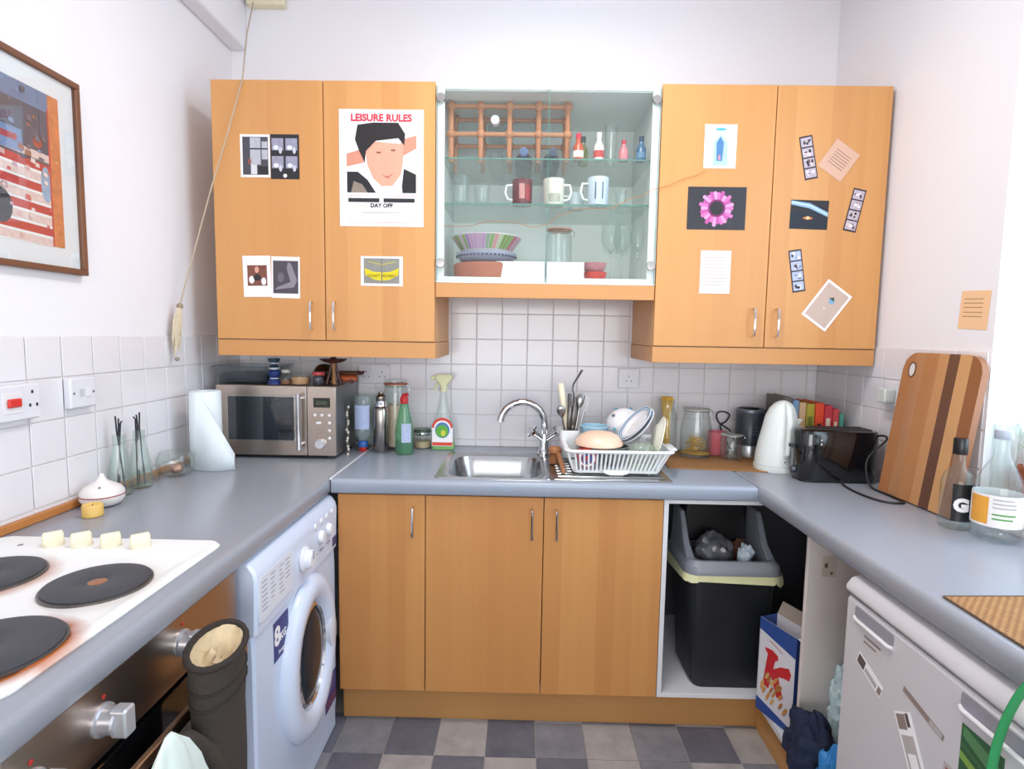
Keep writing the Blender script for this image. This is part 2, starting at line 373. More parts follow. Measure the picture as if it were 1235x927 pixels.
for z in (1.868, 2.028):
    s_ = build('shelf', B().box(GX0+.019, GX1-.019, 2.098, YB-.018, z, z+.005), shelfglass, g)
    build('shelf_edge', B().box(GX0+.019, GX1-.019, 2.0965, 2.098, z, z+.005), greenedge, s_)

# ================================================================== BASE CABINETS
BF = 1.885
carc = M('dddde0', .5, var=.01, scale=4)
def base_cab(name, label, x0, x1, doors, handles, hollow=True):
    t = thing(name, label, 'cabinet', ((x0+x1)/2, 2.17, .1))
    b = B().box(x0, x0+.016, BF+.021, YB-.02, .134, .848).box(x1-.016, x1, BF+.021, YB-.02, .134, .848).box(x0+.016, x1-.016, BF+.021, YB-.02, .134, .15).box(x0+.016, x1-.016, YB-.028, YB-.02, .15, .848)
    build('body', b, carc, t)
    for (a, c_), h in zip(doors, handles):
        d = build('door', B().box(a, c_, BF, BF+.0195, .134, .843), beech_d, t, bevel=.0016)
        if h is not None: bow_handle(d, h, BF, .700, .803)
    return t
base_cab('narrow_base_cabinet', 'narrow beech base cabinet with one door beside the washing machine', -.622, -.3185, [(-.620, -.3195)], [-.359])
base_cab('sink_base_cabinet', 'two-door beech base cabinet under the sink', -.3175, .4995, [(-.3165, .0885), (.0915, .4985)], [.050, .134])
t = thing('corner_base_cabinet', 'doorless white corner cabinet holding the kitchen bin', 'cabinet', (.85, 2.17, .1))
build('side_panel', B().box(.5005, .5165, BF, YB-.02, .134, .848), carc, t, bevel=.001)
build('base_panel', B().box(.5165, 1.285, BF, YB-.02, .134, .15), carc, t, bevel=.001)
build('top_rail', B().box(.5165, .86, BF, BF+.06, .832, .848), carc, t, bevel=.001)
build('back_panel', B().box(.5165, 1.285, YB-.028, YB-.02, .15, .848), M('55565a', .6), t)  # darkened to paint in the shade inside the white cabinet
build('hinge_strip', B().box(.5168, .5185, 1.95, 2.2, .805, .812), steel, t)
t = thing('end_base_cabinet', 'white open cabinet with an old hinge plate, between bin and fridge', 'cabinet', (1.07, 1.5, .1))
build('partition', B().box(.862, 1.285, 1.622, 1.638, .134, .848), M('e2dad4', .5, var=.02), t, bevel=.001)
build('base_panel', B().box(.856, 1.285, 1.352, 1.8845, .112, .1335), carc, t, bevel=.001)
build('end_panel', B().box(.875, 1.285, 1.340, 1.352, .112, .848), beech_d, t, bevel=.001)
hp = build('hinge_plate', B().rbox(.900, .942, 1.6195, 1.622, .700, .765, .004, .001, axis='y'), M('cfc3b6', .5), t)
build('hole', B().rbox(.908, .918, 1.6185, 1.6195, .728, .742, .003, .0003, axis='y'), M('6b5a48', .6), hp)
build('screw', B().sph((.930, 1.6195, .712), (.004, .002, .004), 10, 6), M('8b6a3c', .4, 1), hp)
t = struct('baseboard_back', B().box(-.622, .8855, 1.930, 1.946, .0012, .1335), plinth_w, bevel=.001)
t = struct('baseboard_right', B().box(.870, .886, .62, 1.9295, .0012, .111), WOOD('plinth_wood_side', 'b57f46', 'c8955a', axis='z', stave=.3, along='y'), bevel=.001)

# ================================================================== WORKTOPS
def worktop_run(name, label, xback, xfront, y0, y1, mat):
    s = 1 if xfront > xback else -1; r = .016; prof = [(xback, .85), (xfront-s*.006, .85), (xfront, .856)]
    for i in range(7):
        a = i*pi/2/6; prof.append((xfront-s*r+s*r*math.cos(a), .90-r+r*math.sin(a)))
    prof.append((xback, .90))
    return B().loft([[(x, y0, z) for x, z in prof], [(x, y1, z) for x, z in prof]])
wl = solid('worktop', worktop_run('', '', XL+.006, -.640, .02, YB-.006, None), worktop_m, 'grey laminate worktop carrying the white hob and the microwave', 'worktop', ang=50)
build('joint_strip', B().box(-.641, -.636, 1.866, YB-.007, .896, .9014), M('f4f4f4', .5, var=.02), wl)
solid('worktop', worktop_run('', '', XR-.006, .807, .02, YB-.006, None), worktop_m, 'grey laminate worktop carrying the toaster and the chopping board', 'worktop', ang=50)
HX0, HX1, HY0, HY1 = -.262, .088, 1.922, 2.262                # sink cut-out
def front_strip(x0, x1, y0, y1):
    r = .014; prof = [(y1, .85), (y0+.006, .85), (y0, .856)]
    for i in range(7):
        a = i*pi/2/6; prof.append((y0+r-r*math.cos(a), .90-r+r*math.sin(a)))
    prof.append((y1, .90)); return [[(x0, y, z) for y, z in prof], [(x1, y, z) for y, z in prof]]
b = B().loft(front_strip(-.636, .8065, 1.864, HY0))
b.box(-.636, HX0, HY0, YB-.006, .85, .90).box(HX1, .8065, HY0, YB-.006, .85, .90).box(HX0, HX1, HY1, YB-.006, .85, .90)
wb_ = solid('worktop', b, M('9ba4b2', .28, var=.05, scale=240), 'blue-grey laminate worktop with the steel sink set into it', 'worktop', ang=50)
build('joint_strip', B().box(.8045, .8062, 1.866, YB-.007, .8985, .9006), M('6d6d70', .5), wb_)

# ================================================================== SINK AND TAP
t = thing('kitchen_sink', 'stainless steel inset sink with drainer under the curved tap', 'sink', (.12, 2.1, .74))
def ring(x0, x1, y0, y1, r, z, n=5): return [(u, v, z) for u, v in rrect(x1-x0, y1-y0, r, n, (x0+x1)/2, (y0+y1)/2)]
b = B().loft([ring(-.292, .116, 1.900, 2.335, .02, .9003), ring(-.290, .116, 1.902, 2.333, .02, .9045), ring(-.262, .098, 1.912, 2.275, .06, .9045), ring(-.252, .086, 1.924, 2.262, .07, .901),
              ring(-.246, .078, 1.930, 2.254, .07, .88), ring(-.228, .062, 1.946, 2.238, .07, .765), ring(-.200, .034, 1.974, 2.210, .06, .752), ring(-.12, -.04, 2.05, 2.13, .03, .748)], (0, 1))
bowl = build('bowl', b, sinkm, t)
build('waste_ring', B().lathe([(.0, .002), (.022, .003), (.036, .003), (.038, 0)], (-.083, 2.092, .749), 20, (0, 0)), chrome, bowl)
dr = build('drainer', B().rbox(.1162, .532, 1.900, 2.335, .9003, .9045, .012, .0015), sinkm, t)
for i in range(9): build('ridge', B().rbox(.135, .515, 1.935+.04*i, 1.947+.04*i, .9045, .9075, .005, .0014), sinkm, dr)
t = thing('mixer_tap', 'chrome mixer tap with swan neck spout and two cross handles', 'tap', (.105, 2.305, .9046))
build('base', B().lathe([(.030, 0), (.030, .006), (.024, .012), (.020, .03), (.019, .07), (.016, .08), (.015, .09)], (.105, 2.305, .9046), 20), chrome, t)
pts = [(.105, 2.305, .99), (.104, 2.303, 1.03)]
for i in range(13):
    a = i/12*pi*.93; pts.append((.104-.089*(1-math.cos(a))*1.02, 2.303-.012*(i/12), 1.035+.088*math.sin(a)))
pts.append((pts[-1][0]-.002, pts[-1][1], pts[-1][2]-.012))
build('spout', B().tube(pts, [.0155]*2+[.0145]*(len(pts)-3)+[.0155], 12), chrome, t)
for sx in (-1, 1):
    c0 = Vector((.105, 2.303, .965)); c1 = c0+Vector((sx*.044, -.02, .034))
    k = build('valve', B().tube([c0, c0.lerp(c1, .55), c1], [.012, .011, .013], 12), chrome, t)
    h = B(); d = (c1-c0).normalized(); u = d.cross(Vector((0, 1, 0))).normalized(); v = d.cross(u); e = c1+d*.006
    h.tube([e-d*.004, e+d*.012], .015, 12)
    for q in (u, -u, v, -v): h.tube([e+d*.004, e+d*.006+q*.026], [.0065, .0075], 8)
    build('cross_handle', h, chrome, k)

# ================================================================== HOB
def hob_mat():
    m, t, p = nt('hob_enamel'); L = t.links.new
    tc = N(t, 'ShaderNodeTexCoord'); nz = N(t, 'ShaderNodeTexNoise'); nz.inputs['Scale'].default_value = 22; nz.inputs['Detail'].default_value = 5; L(tc.outputs['Object'], nz.inputs[0])
    cur = None
    hx, hy = -.9425, .976                                        # object origin
    for (cx, cy, r, amt) in ((-.800, .795, .101, 1.0), (-1.035, 1.045, .093, .55), (-.800, 1.024, .089, .12)):
        ds = N(t, 'ShaderNodeVectorMath', operation='DISTANCE'); ds.inputs[1].default_value = (cx-hx+.012, cy-hy-.004, .012); L(tc.outputs['Object'], ds.inputs[0])
        ad = N(t, 'ShaderNodeMath', operation='MULTIPLY_ADD'); ad.inputs[1].default_value = .022; L(nz.outputs[0], ad.inputs[0]); L(ds.outputs['Value'], ad.inputs[2])
        mr = N(t, 'ShaderNodeMapRange'); mr.inputs[1].default_value = r+.008; mr.inputs[2].default_value = r+.036; mr.inputs[3].default_value = amt; mr.inputs[4].default_value = 0; L(ad.outputs[0], mr.inputs[0])
        if cur is None: cur = mr
        else:
            mx = N(t, 'ShaderNodeMath', operation='MAXIMUM'); L(cur.outputs[0], mx.inputs[0]); L(mr.outputs[0], mx.inputs[1]); cur = mx
    mx = N(t, 'ShaderNodeMix', data_type='RGBA'); mx.inputs[6].default_value = lin('efefec'); mx.inputs[7].default_value = lin('b8601c'); L(cur.outputs[0], mx.inputs[0]); L(mx.outputs[2], p.inputs['Base Color'])
    p.inputs['Roughness'].default_value = .18; return m
hob = thing('electric_hob', 'white enamel electric hob with dark hotplates and rust stains', 'hob', (-.9425, .976, .9))
b = B().loft([ring(-1.202, -.683, .690, 1.262, .03, .9005, 6), ring(-1.204, -.681, .688, 1.264, .03, .905, 6), ring(-1.198, -.687, .694, 1.258, .026, .9115, 6), ring(-1.175, -.702, .708, 1.170, .03, .9115, 6), ring(-1.168, -.709, .715, 1.160, .03, .9085, 6)])
build('top_plate', b, hob_mat(), hob)
iron = M('3b3c42', .5, var=.18, scale=40); rim_m = M('6d6a66', .3, .8, var=.1)
for (x, y, r) in ((-.800, 1.024, .087), (-1.035, 1.045, .091), (-.800, .795, .099), (-1.045, .815, .078)):
    hpl = build('hotplate', B().lathe([(r, 0), (r, .008), (r-.006, .0105), (r*.30, .0098), (r*.24, .0078), (0, .0078)], (x, y, .9085), 40, (1, 0)), iron, hob)
    build('rim', B().lathe([(r+.004, 0), (r+.004, .004), (r+.0005, .005), (r+.0005, 0)], (x, y, .9085), 40, (0, 0)), rim_m, hpl)
    build('centre_spot', B().lathe([(.016, 0), (.014, .0006), (0, .0008)], (x, y, .9163), 18, (0, 0)), M('b27a55', .35, .6), hpl)
for x in (-1.043, -.979, -.912, -.845):
    kb = B().lathe([(.022, 0), (.021, .006), (.017, .009), (0, .009)], (x, 1.212, .9115), 20, (1, 0))
    kb.T = Matrix.Translation((x, 1.212, .9195)) @ Matrix.Rotation(.75, 4, 'Z')
    kb.loft([[(u, v, 0) for u, v in rrect(.040, .015, .006)], [(u, v, .016) for u, v in rrect(.039, .012, .005)], [(u, v, .022) for u, v in rrect(.034, .007, .003)]])
    build('knob', kb, cream, hob)
build('indicator', B().sph((-1.112, 1.205, .9115), (.006, .006, .002), 10, 5), M('8b8b8b', .4), hob)

# ================================================================== OVEN
OX = -.655
ov = thing('built_in_oven', 'stainless steel built-in oven with black glass door below the hob', 'oven', (-.93, .957, .11))
build('body', B().box(-1.2, OX-.022, .664, 1.254, .11, .845), M('5a5a5c', .5, .6), ov)
build('control_panel', B().rbox(OX-.02, OX, .660, 1.258, .716, .843, .003, .002, axis='x'), steel_w, ov, ang=30)
dk = build('door', B().rbox(OX-.02, OX+.002, .660, 1.258, .125, .708, .004, .002, axis='x'), blackg, ov)
build('door_trim', B().rbox(OX-.006, OX+.0035, .660, 1.258, .125, .150, .002, .001, axis='x'), steel, dk)
bar = B().rbox(-.612, -.600, .735, 1.195, .676, .700, .004, .002, axis='x')
hd = build('handle', bar, M('b79a80', .3, 1, var=.05, name='steel_wood_reflection'), dk)  # brown tint paints the reflected wood into the steel
for y in (.77, 1.16): build('handle_post', B().rbox(OX+.003, -.612, y-.01, y+.01, .680, .696, .004, .001, axis='x'), steel, hd)
for y, z in ((.834, .778), (1.045, .786), (.700, .775)):
    kb = B(); kb.T = Matrix.Translation((OX, y, z)) @ Matrix.Rotation(pi/2, 4, 'Y'); kb.lathe([(.026, 0), (.026, .004), (.022, .006), (.0215, .026), (.019, .029), (0, .029)], seg=28)
    kk = build('knob', kb, M('c9ccd4', .28, .7), ov)
    build('grip', B().rbox(OX+.020, OX+.046, y-.013, y+.013, z-.024, z+.024, .006, .003, axis='x'), M('d2d5dc', .3, .6), kk)
    build('marker', B().sph((OX+.001, y+.004, z+.036), (.001, .004, .004), 10, 6), M('b52a22', .4), ov)
# oven mitt hanging on the handle
mitt_m = M('3b342e', .9, var=.25, scale=90, bump=.6); 
mt = thing('oven_mitt', 'dark brown oven mitt with cream lining hanging on the oven handle', 'oven mitt', (-.565, 1.04, .36))
def mring(cx, cy, cz, rx, ry, tilt=0, n=20, thumb=0):
    R = []
    for j in range(n):
        a = 2*pi*j/n; x, y = rx*math.cos(a), ry*math.sin(a)
        if y < 0 and thumb: y -= thumb*(abs(math.sin(a))**3)
        R.append((cx+x, cy+y, cz+.1*tilt*y-1.0*tilt*x))
    return R
prof = [(.80, 1.012, .039, .074, .35), (.765, 1.013, .038, .075, .33), (.735, 1.014, .036, .077, .3), (.705, 1.015, .034, .078, .25), (.66, 1.014, .029, .080, .18), (.61, 1.012, .030, .083, .1), (.54, 1.012, .030, .083, .05), (.47, 1.014, .028, .078, 0), (.41, 1.016, .024, .064, 0), (.375, 1.018, .016, .040, 0), (.362, 1.018, .006, .016, 0)]
rings = [mring(-.566, cy, z, rx, ry, tl) for z, cy, rx, ry, tl in prof]
build('shell', B().loft(rings, (0, 1)), mitt_m, mt, ang=60)
build('binding', B().tube(mring(-.566, 1.012,   .803, .040, .076, .35), .0065, 8, closed=True), M('2e2723', .9, var=.2), mt)
for z, cy, rx, ry, tl in ((.752, 1.0135, .0375, .0767, .31), (.722, 1.0145, .0352, .0785, .27)): build('stitch_band', B().tube(mring(-.566, cy, z, rx, ry, tl), .003, 6, closed=True), M('2a2421', .9), mt)
lq = []
for q_, (z_, rx_, ry_) in enumerate(((.802, .036, .071), (.792, .031, .064), (.782, .022, .050), (.774, .012, .030), (.770, .003, .008))):
    lq.append([tuple(Vector(p)+Vector((0, 0, (.034 if q_ else 0)*noise.noise(Vector((p[0]*60, p[1]*45, q_*.4)))))) for p in mring(-.566, 1.012, z_, rx_, ry_, .35)])
build('lining', B().loft(lq, (0, 1)), M('cdb894', .85, var=.2, scale=50, bump=.8), mt, ang=60)
build('thumb', B().tube([(-.566, .975, .58), (-.566, .940, .630), (-.566, .915, .668), (-.566, .903, .692), (-.566, .898, .703)], [.034, .033, .030, .022, .008], 14, flat=.85), mitt_m, mt, ang=60)
# tea towel
tw = B(); n = 36; rings = []
for i, (z, r_, q) in enumerate(((.781, .008, 0), (.766, .022, .2), (.745, .040, .5), (.70, .060, .8), (.64, .076, 1), (.57, .080, 1), (.49, .085, 1), (.40, .088, 1))):
    R = []
    for j in range(n):
        a = 2*pi*j/n; k = 1+.22*q*math.sin(5*a+i*.25)+.1*q*math.sin(9*a+1.3+i*.4)
        R.append((-.528+.26*r_*k*math.cos(a), .800+1.1*r_*k*math.sin(a), z+.012*q*math.sin(3*a)))
    rings.append(R)
tw.loft(rings, (1, 0))
solid('tea_towel', tw, M('d7e4dd', .85, var=.1, scale=18, bump=.4), 'pale mint tea towel bunched up in front of the oven door', 'towel', ang=80)

# ================================================================== WASHING MACHINE
wm = thing('washing_machine', 'white front-loading washing machine between oven and base cabinet', 'washing machine', (-.93, 1.588, .002))
build('body', B().rbox(-1.22, -.668, 1.286, 1.884, .012, .842, .012, .006), appl, wm)
fp = [( -.668, .842), (-.652, .842), (-.636, .834), (-.628, .818), (-.628, .640), (-.632, .60), (-.632, .10), (-.640, .03), (-.668, .03)]
def wm_slab(y0, y1, prof_): return B().loft([[(x+(-.006 if 1 else 0), y0, z) for x, z in prof_], [(x, y0+.008, z) for x, z in prof_], [(x, y1-.008, z) for x, z in prof_], [(x-.006, y1, z) for x, z in prof_]])
front = build('front_panel', wm_slab(1.288, 1.884, [( -.667, .66), (-.634, .66), (-.632, .60), (-.632, .10), (-.640, .03), (-.667, .03)]), appl, wm, ang=30)
cp = build('control_panel', wm_slab(1.288, 1.884, [(-.667, .843), (-.654, .843), (-.638, .836), (-.626, .818), (-.622, .80), (-.626, .662), (-.667, .662)]), M('d3def2', .3, var=.01), wm, ang=30)
build('detergent_drawer', B().rbox(-.626, -.6215, 1.300, 1.500, .685, .800, .008, .002, axis='x'), M('dfe4ee', .3, var=.01), cp)
pr = M('9aa0b0', .5)
for q, (y0, nl) in enumerate(((1.315, 7), (1.365, 6), (1.415, 7), (1.455, 5))):
    for i in range(nl): build('print_line', B().box(-.6214, -.6212, y0, y0+.028-.006*((i*q) % 3), .782-.012*i, .785-.012*i), pr, cp)
def disc(x, y, z, r, prof, mat, name, parent, seg=24):
    k = B(); k.T = Matrix.Translation((x, y, z)) @ Matrix.Rotation(pi/2, 4, 'Y'); k.lathe([(a*r, h) for a, h in prof], seg=seg); return build(name, k, mat, parent)
dl = disc(-.6225, 1.585, .735, .036, ((1, 0), (1, .006), (.78, .010), (.72, .024), (.6, .028), (0, .028)), white_pl, 'program_dial', cp)
build('pointer', B().rbox(-.5955, -.593, 1.581, 1.589, .735, .760, .002, .001, axis='x'), pr, dl)
for y in (1.72, 1.79): disc(-.6225, y, .752, .021, ((1, 0), (1, .005), (.8, .014), (0, .016)), white_pl, 'small_dial', cp)
for i in range(4): disc(-.6225, 1.68+.05*i, .80, .010, ((1, 0), (.9, .004), (0, .005)), white_pl, 'button', cp, 14)
for i in range(3): build('print_line', B().box(-.6222, -.6219, 1.655+.06*i, 1.69+.06*i, .705, .709), pr, cp)
DY, DZ = 1.625, .415
def oval(rows_, mi_mat, name, parent, n=44, caps=(0, 0)):
    k = B(); k.loft([[(x, DY+oy+ry*math.sin(2*pi*j/n), DZ+rz*math.cos(2*pi*j/n)) for j in range(n)] for x, ry, rz, oy in rows_], caps); return build(name, k, mi_mat, parent, ang=50)
dr_ = oval([(-.632, .197, .247, 0), (-.618, .195, .245, 0), (-.606, .182, .232, 0), (-.600, .165, .213, 0), (-.603, .140, .186, .004), (-.614, .122, .168, .006), (-.632, .117, .162, .006)], M('d5e0f3', .25, var=.01), 'door', wm)
oval([(-.632, .120, .165, .006), (-.622, .118, .163, .006), (-.615, .104, .149, .006), (-.622, .10, .145, .006)], chrome, 'glass_rim', dr_)
oval([(-.630, .103, .148, .006), (-.622, .096, .139, .006), (-.612, .070, .105, .006), (-.606, .035, .055, .006), (-.605, .004, .006, .006)], M('262c34', .16, var=.3, scale=9, spec=.3), 'door_glass', dr_, caps=(0, 1))
oval([(-.625, .030, .060, .150), (-.604, .028, .056, .150), (-.600, .020, .045, .150)], M('d5dae6', .3, var=.01), 'door_handle', dr_, 24, (1, 1))
navy = M('2b3278', .45, var=.04)
LU = (0, 1, 0)
st = build('capacity_sticker', B().box(-.6318, -.631, 1.395, 1.487, .527, .635), navy, front)
text('8', .070, (-.631, 1.416, .590), LU, ZU, paper, st, bold=.0025)
text('KG', .028, (-.631, 1.452, .580), LU, ZU, paper, st, bold=.001)
text('Energy', .014, (-.631, 1.441, .543), LU, ZU, paper, st)
st = build('energy_sticker', B().box(-.6318, -.631, 1.770, 1.876, .115, .225), M('33306e', .45), front)
build('print_block', B().box(-.631, -.6308, 1.778, 1.868, .165, .217), M('5c5590', .5), st)
build('print_block', B().box(-.631, -.6308, 1.778, 1.868, .125, .150), M('6e3a5e', .5), st)
st = build('corner_sticker', B().box(-.6256, -.6248, 1.838, 1.878, .672, .722), M('4a4a76', .45), cp)
build('kick_panel', B().rbox(-.652, -.636, 1.292, 1.880, .004, .075, .004, .002, axis='x'), appl, wm)
for y in (1.31, 1.86): build('foot', B().lathe([(.018, 0), (.018, .012), (.008, .014)], (-.70, y, .001), 12), dark, wm)

# ================================================================== FRIDGE
FX = .800; fg = thing('fridge', 'white under-counter fridge with magnets stuck on its door', 'fridge', (1.04, 1.03, .002))
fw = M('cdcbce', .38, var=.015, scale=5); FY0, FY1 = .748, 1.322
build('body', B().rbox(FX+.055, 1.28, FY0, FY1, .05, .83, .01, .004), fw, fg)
tp = B(); prof = [(FX+.055, .838), (FX+.03, .838), (FX+.008, .830), (FX-.004, .812), (FX-.004, .800), (FX+.012, .790), (FX+.055, .790)]
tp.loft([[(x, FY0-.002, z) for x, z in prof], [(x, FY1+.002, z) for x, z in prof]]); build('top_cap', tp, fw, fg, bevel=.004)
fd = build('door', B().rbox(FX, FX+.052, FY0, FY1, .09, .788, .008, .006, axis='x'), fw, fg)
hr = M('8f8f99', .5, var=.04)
for y0, y1 in ((1.148, 1.285), (.785, .965)):
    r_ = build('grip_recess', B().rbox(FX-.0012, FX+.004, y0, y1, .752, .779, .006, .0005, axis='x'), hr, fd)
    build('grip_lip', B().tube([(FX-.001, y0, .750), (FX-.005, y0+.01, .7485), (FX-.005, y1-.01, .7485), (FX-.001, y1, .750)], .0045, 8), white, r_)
build('plinth', B().box(FX+.04, 1.27, FY0+.01, FY1-.01, .012, .085), dark, fg)
for y in (FY0+.05, FY1-.05): build('foot', B().lathe([(.016, 0), (.016, .01), (.008, .011)], (.90, y, .001), 12), dark, fg)
RU = (0, -1, 0)
brn = M('8d7d76', .7, var=.15); gry = M('b7b0ae', .7, var=.1); gr1 = M('2f5d3c', .5, var=.2); gr2 = M('7da548', .5, var=.1); redm = M('a8514a', .6, var=.1)
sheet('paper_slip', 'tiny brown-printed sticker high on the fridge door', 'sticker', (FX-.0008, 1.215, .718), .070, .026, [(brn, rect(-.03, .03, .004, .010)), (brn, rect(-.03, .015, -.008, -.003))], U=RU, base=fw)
sheet('fridge_photo', 'small curled white card with dark corner on the fridge door', 'card', (FX-.0006, 1.218, .650), .095, .030, [(M('5b5350', .6), rect(-.045, -.018, -.012, .012)), (gry, rect(-.015, .03, -.010, .002)), (brn, rect(.034, .046, -.012, .006))], U=RU, rot=-.35)
sheet('fridge_strip', 'narrow grey-brown strip stuck on the fridge door', 'strip', (FX-.0006, 1.052, .676), .115, .012, [(gry, rect(.02, .054, -.005, .005))], U=RU, base=brn, rot=-.22)
sheet('fridge_receipt', 'long pale receipt with brown print hanging on the fridge door', 'receipt', (FX-.0006, 1.075, .585), .052, .125, [(brn, rect(-.022, .006, .03, .058)), (M('5b4c46', .6), rect(.008, .018, .035, .06)), (gry, rect(-.02, .018, -.055, .02)), (paper, rect(-.014, .012, -.05, -.012)), (redm, rect(0, .02, -.062, -.055))], U=RU, rot=.55, th=.001)
sheet('leaf_postcard', 'green leaf postcard stuck on the fridge door', 'postcard', (FX-.0006, .913, .672), .088, .105, [(M('55875a', .5, var=.2), [(-.04, .03), (.04, .0), (.04, .03), (-.04, .05)]), (gr2, [(-.044, -.012), (.044, -.040), (.044, -.022), (-.044, .002)]), (M('406f47', .5, var=.2), [(-.044, .012), (.044, -.012), (.044, -.006), (-.044, .018)])], U=RU, base=gr1)
sheet('red_note', 'little red-printed white note low on the fridge door', 'note', (FX-.0006, .955, .600), .07, .05, [(redm, rect(-.03, .03, .0, .018))], U=RU, base=gry)
b = B(); pts = cr([(.788, .868, .56), (.786, .876, .63), (.782, .872, .70), (.780, .862, .766), (.780, .846, .827), (.784, .829, .876), (.795, .814, .908), (.815, .798, .9155), (.84, .782, .9165)])
b.tube(pts, .0085, 10, flat=.5)
solid('green_strap', b, M('2f9457', .6, var=.08, bump=.2), 'bright green strap hanging over the worktop edge in front of the fridge', 'strap')

# ================================================================== MICROWAVE
mw = thing('microwave', 'brushed steel microwave oven with dark window in the worktop corner', 'microwave', (-.945, 2.31, .9))
MX0, MX1, MY0, MY1, MZ0, MZ1 = -1.178, -.712, 2.150, 2.462, .914, 1.187
build('case', B().rbox(MX0, MX1, MY0+.016, MY1, MZ0, MZ1, .004, .002), M('8d8c8b', .38, .9, var=.05, scale=5), mw)
md_ = build('door', B().rbox(MX0, -.826, MY0, MY0+.015, MZ0, MZ1, .004, .002, axis='y'), steel_w, mw)
build('window_frame', B().rbox(-1.136, -.868, MY0-.0025, MY0, .969, 1.149, .004, .0008, axis='y'), steel, md_)
build('window', B().rbox(-1.131, -.873, MY0-.0035, MY0-.002, .974, 1.144, .003, .0006, axis='y'), M('20262d', .07, var=.15, scale=4, coat=1), md_)
h = build('handle', B().tube([(-.846, MY0-.028, .942), (-.846, MY0-.028, 1.160)], .0085, 12), chrome, md_)
for z in (.962, 1.14): build('handle_post', B().tube([(-.846, MY0-.028, z), (-.846, MY0, z)], .007, 10), chrome, h)
pn = build('control_panel', B().rbox(-.823, MX1, MY0, MY0+.015, MZ0, MZ1, .004, .002, axis='y'), steel_w, mw)
ds = build('display', B().rbox(-.798, -.733, MY0-.0012, MY0, 1.104, 1.142, .002, .0004, axis='y'), M('23261f', .15, var=.05), pn)
build('digits', B().box(-.786, -.745, MY0-.0016, MY0-.0012, 1.116, 1.130), M('3d4a35', .3), ds)
for x, z in ((-.793, 1.074), (-.766, 1.074), (-.737, 1.074), (-.737, 1.044), (-.737, 1.014), (-.737, .984)): disc_b = build('button', B().sph((x, MY0, z), (.006, .004, .006), 12, 8), white, pn)
build('button', B().rbox(-.788, -.768, MY0-.003, MY0, 1.040, 1.048, .003, .001, axis='y'), white, pn)
for i in range(3): build('print_line', B().box(-.79, -.76, MY0-.0004, MY0, .985+.016*i, .987+.016*i), M('b07a70', .5), pn)
k = B(); k.T = Matrix.Translation((-.772, MY0, .962)) @ Matrix.Rotation(pi/2, 4, 'X'); k.lathe([(.021, 0), (.020, .012), (.017, .016), (0, .016)], seg=24); build('dial', k, M('d6d8dc', .25, .6), pn)
for x in (MX0+.04, MX1-.04):
    for y in (MY0+.04, MY1-.04): build('foot', B().lathe([(.012, 0), (.012, .0135)], (x, y, .9006), 12), dark, mw)

# ---- things standing on the microwave (top z 1.187)
MT = MZ1+.0005
smoke = GLASS('smoked_glass', 'f0f3f4', .05, bodycol=(.6, .65, .7))
b = B().loft([ring(-1.205, -.995, 2.19, 2.42, .05, MT+.004), ring(-1.215, -.985, 2.18, 2.43, .05, MT+.05), ring(-1.228, -.972, 2.172, 2.438, .05, MT+.066), ring(-1.230, -.970, 2.170, 2.440, .05, MT+.070), ring(-1.212, -.988, 2.183, 2.427, .045, MT+.066), ring(-1.200, -1.0, 2.195, 2.415, .045, MT+.008)], (1, 1))
d = solid('glass_baking_dish', b, smoke, 'rectangular clear glass baking dish on the microwave', 'dish')
build('dark_base', B().loft([ring(-1.190, -1.01, 2.205, 2.405, .04, MT+.0095), ring(-1.196, -1.004, 2.2, 2.41, .04, MT+.036)]), M('2c3036', .5), d)
blu = M('2d3f7e', .3, var=.5, scale=60); bw = M('e5e7ee', .3)
cs = thing('candlestick', 'blue and white painted ceramic candlestick on the microwave', 'candlestick', (-.972, 2.205, MT))
build('foot', B().lathe([(.026, 0), (.025, .008), (.018, .018), (.014, .024)], (-.972, 2.205, MT), 20), [blu], cs)
build('bulb', B().lathe([(.012, .022), (.016, .028), (.024, .040), (.024, .048), (.014, .058), (.011, .062)], (-.972, 2.205, MT), 20), [blu], cs)
for z, r in ((.023, .0165), (.060, .0145), (.0635, .022), (.083, .017)): build('white_ring', B().lathe([(r, -.002), (r+.001, 0), (r, .002)], (-.972, 2.205, MT+z), 20), bw, cs)
build('cup', B().lathe([(.011, .062), (.021, .068), (.013, .076), (.013, .082), (.022, .094), (.023, .102), (.015, .102), (.012, .085)], (-.972, 2.205, MT), 20), [M('2f4a5c', .3, var=.4, scale=50)], cs)
def jar(name, label, c, prof, mat, lid=None, lidmat=None, fill=None, fillmat=None, group=None, cat='jar', seg=22):
    t = thing(name, label, cat, c, group)
    build('glass', B().lathe(prof, c, seg, (1, 0)), mat, t, ang=50)
    if fill: build('contents', B().lathe(fill, c, seg, (1, 1)), fillmat, t, ang=50)
    if lid: build('lid', B().lathe(lid, c, seg), lidmat, t, ang=50)
    return t
jar('spice_jar', 'small round spice jar with brown spice beside the candlestick', (-.925, 2.205, MT), [(.021, 0), (.023, .004), (.023, .035), (.016, .046), (.016, .054)], clear, fill=[(.02, .002), (.021, .018)], fillmat=M('8b5a38', .8), lid=[(.017, .046), (.017, .058), (0, .059)], lidmat=M('c8c4bd', .5))
jar('candle_jar', 'low glass jar of tan wax on the microwave', (-.868, 2.208, MT), [(.033, 0), (.037, .004), (.038, .042), (.036, .046), (.034, .046)], clear, fill=[(.033, .003), (.035, .030)], fillmat=M('c79a6c', .6, var=.1), cat='candle')
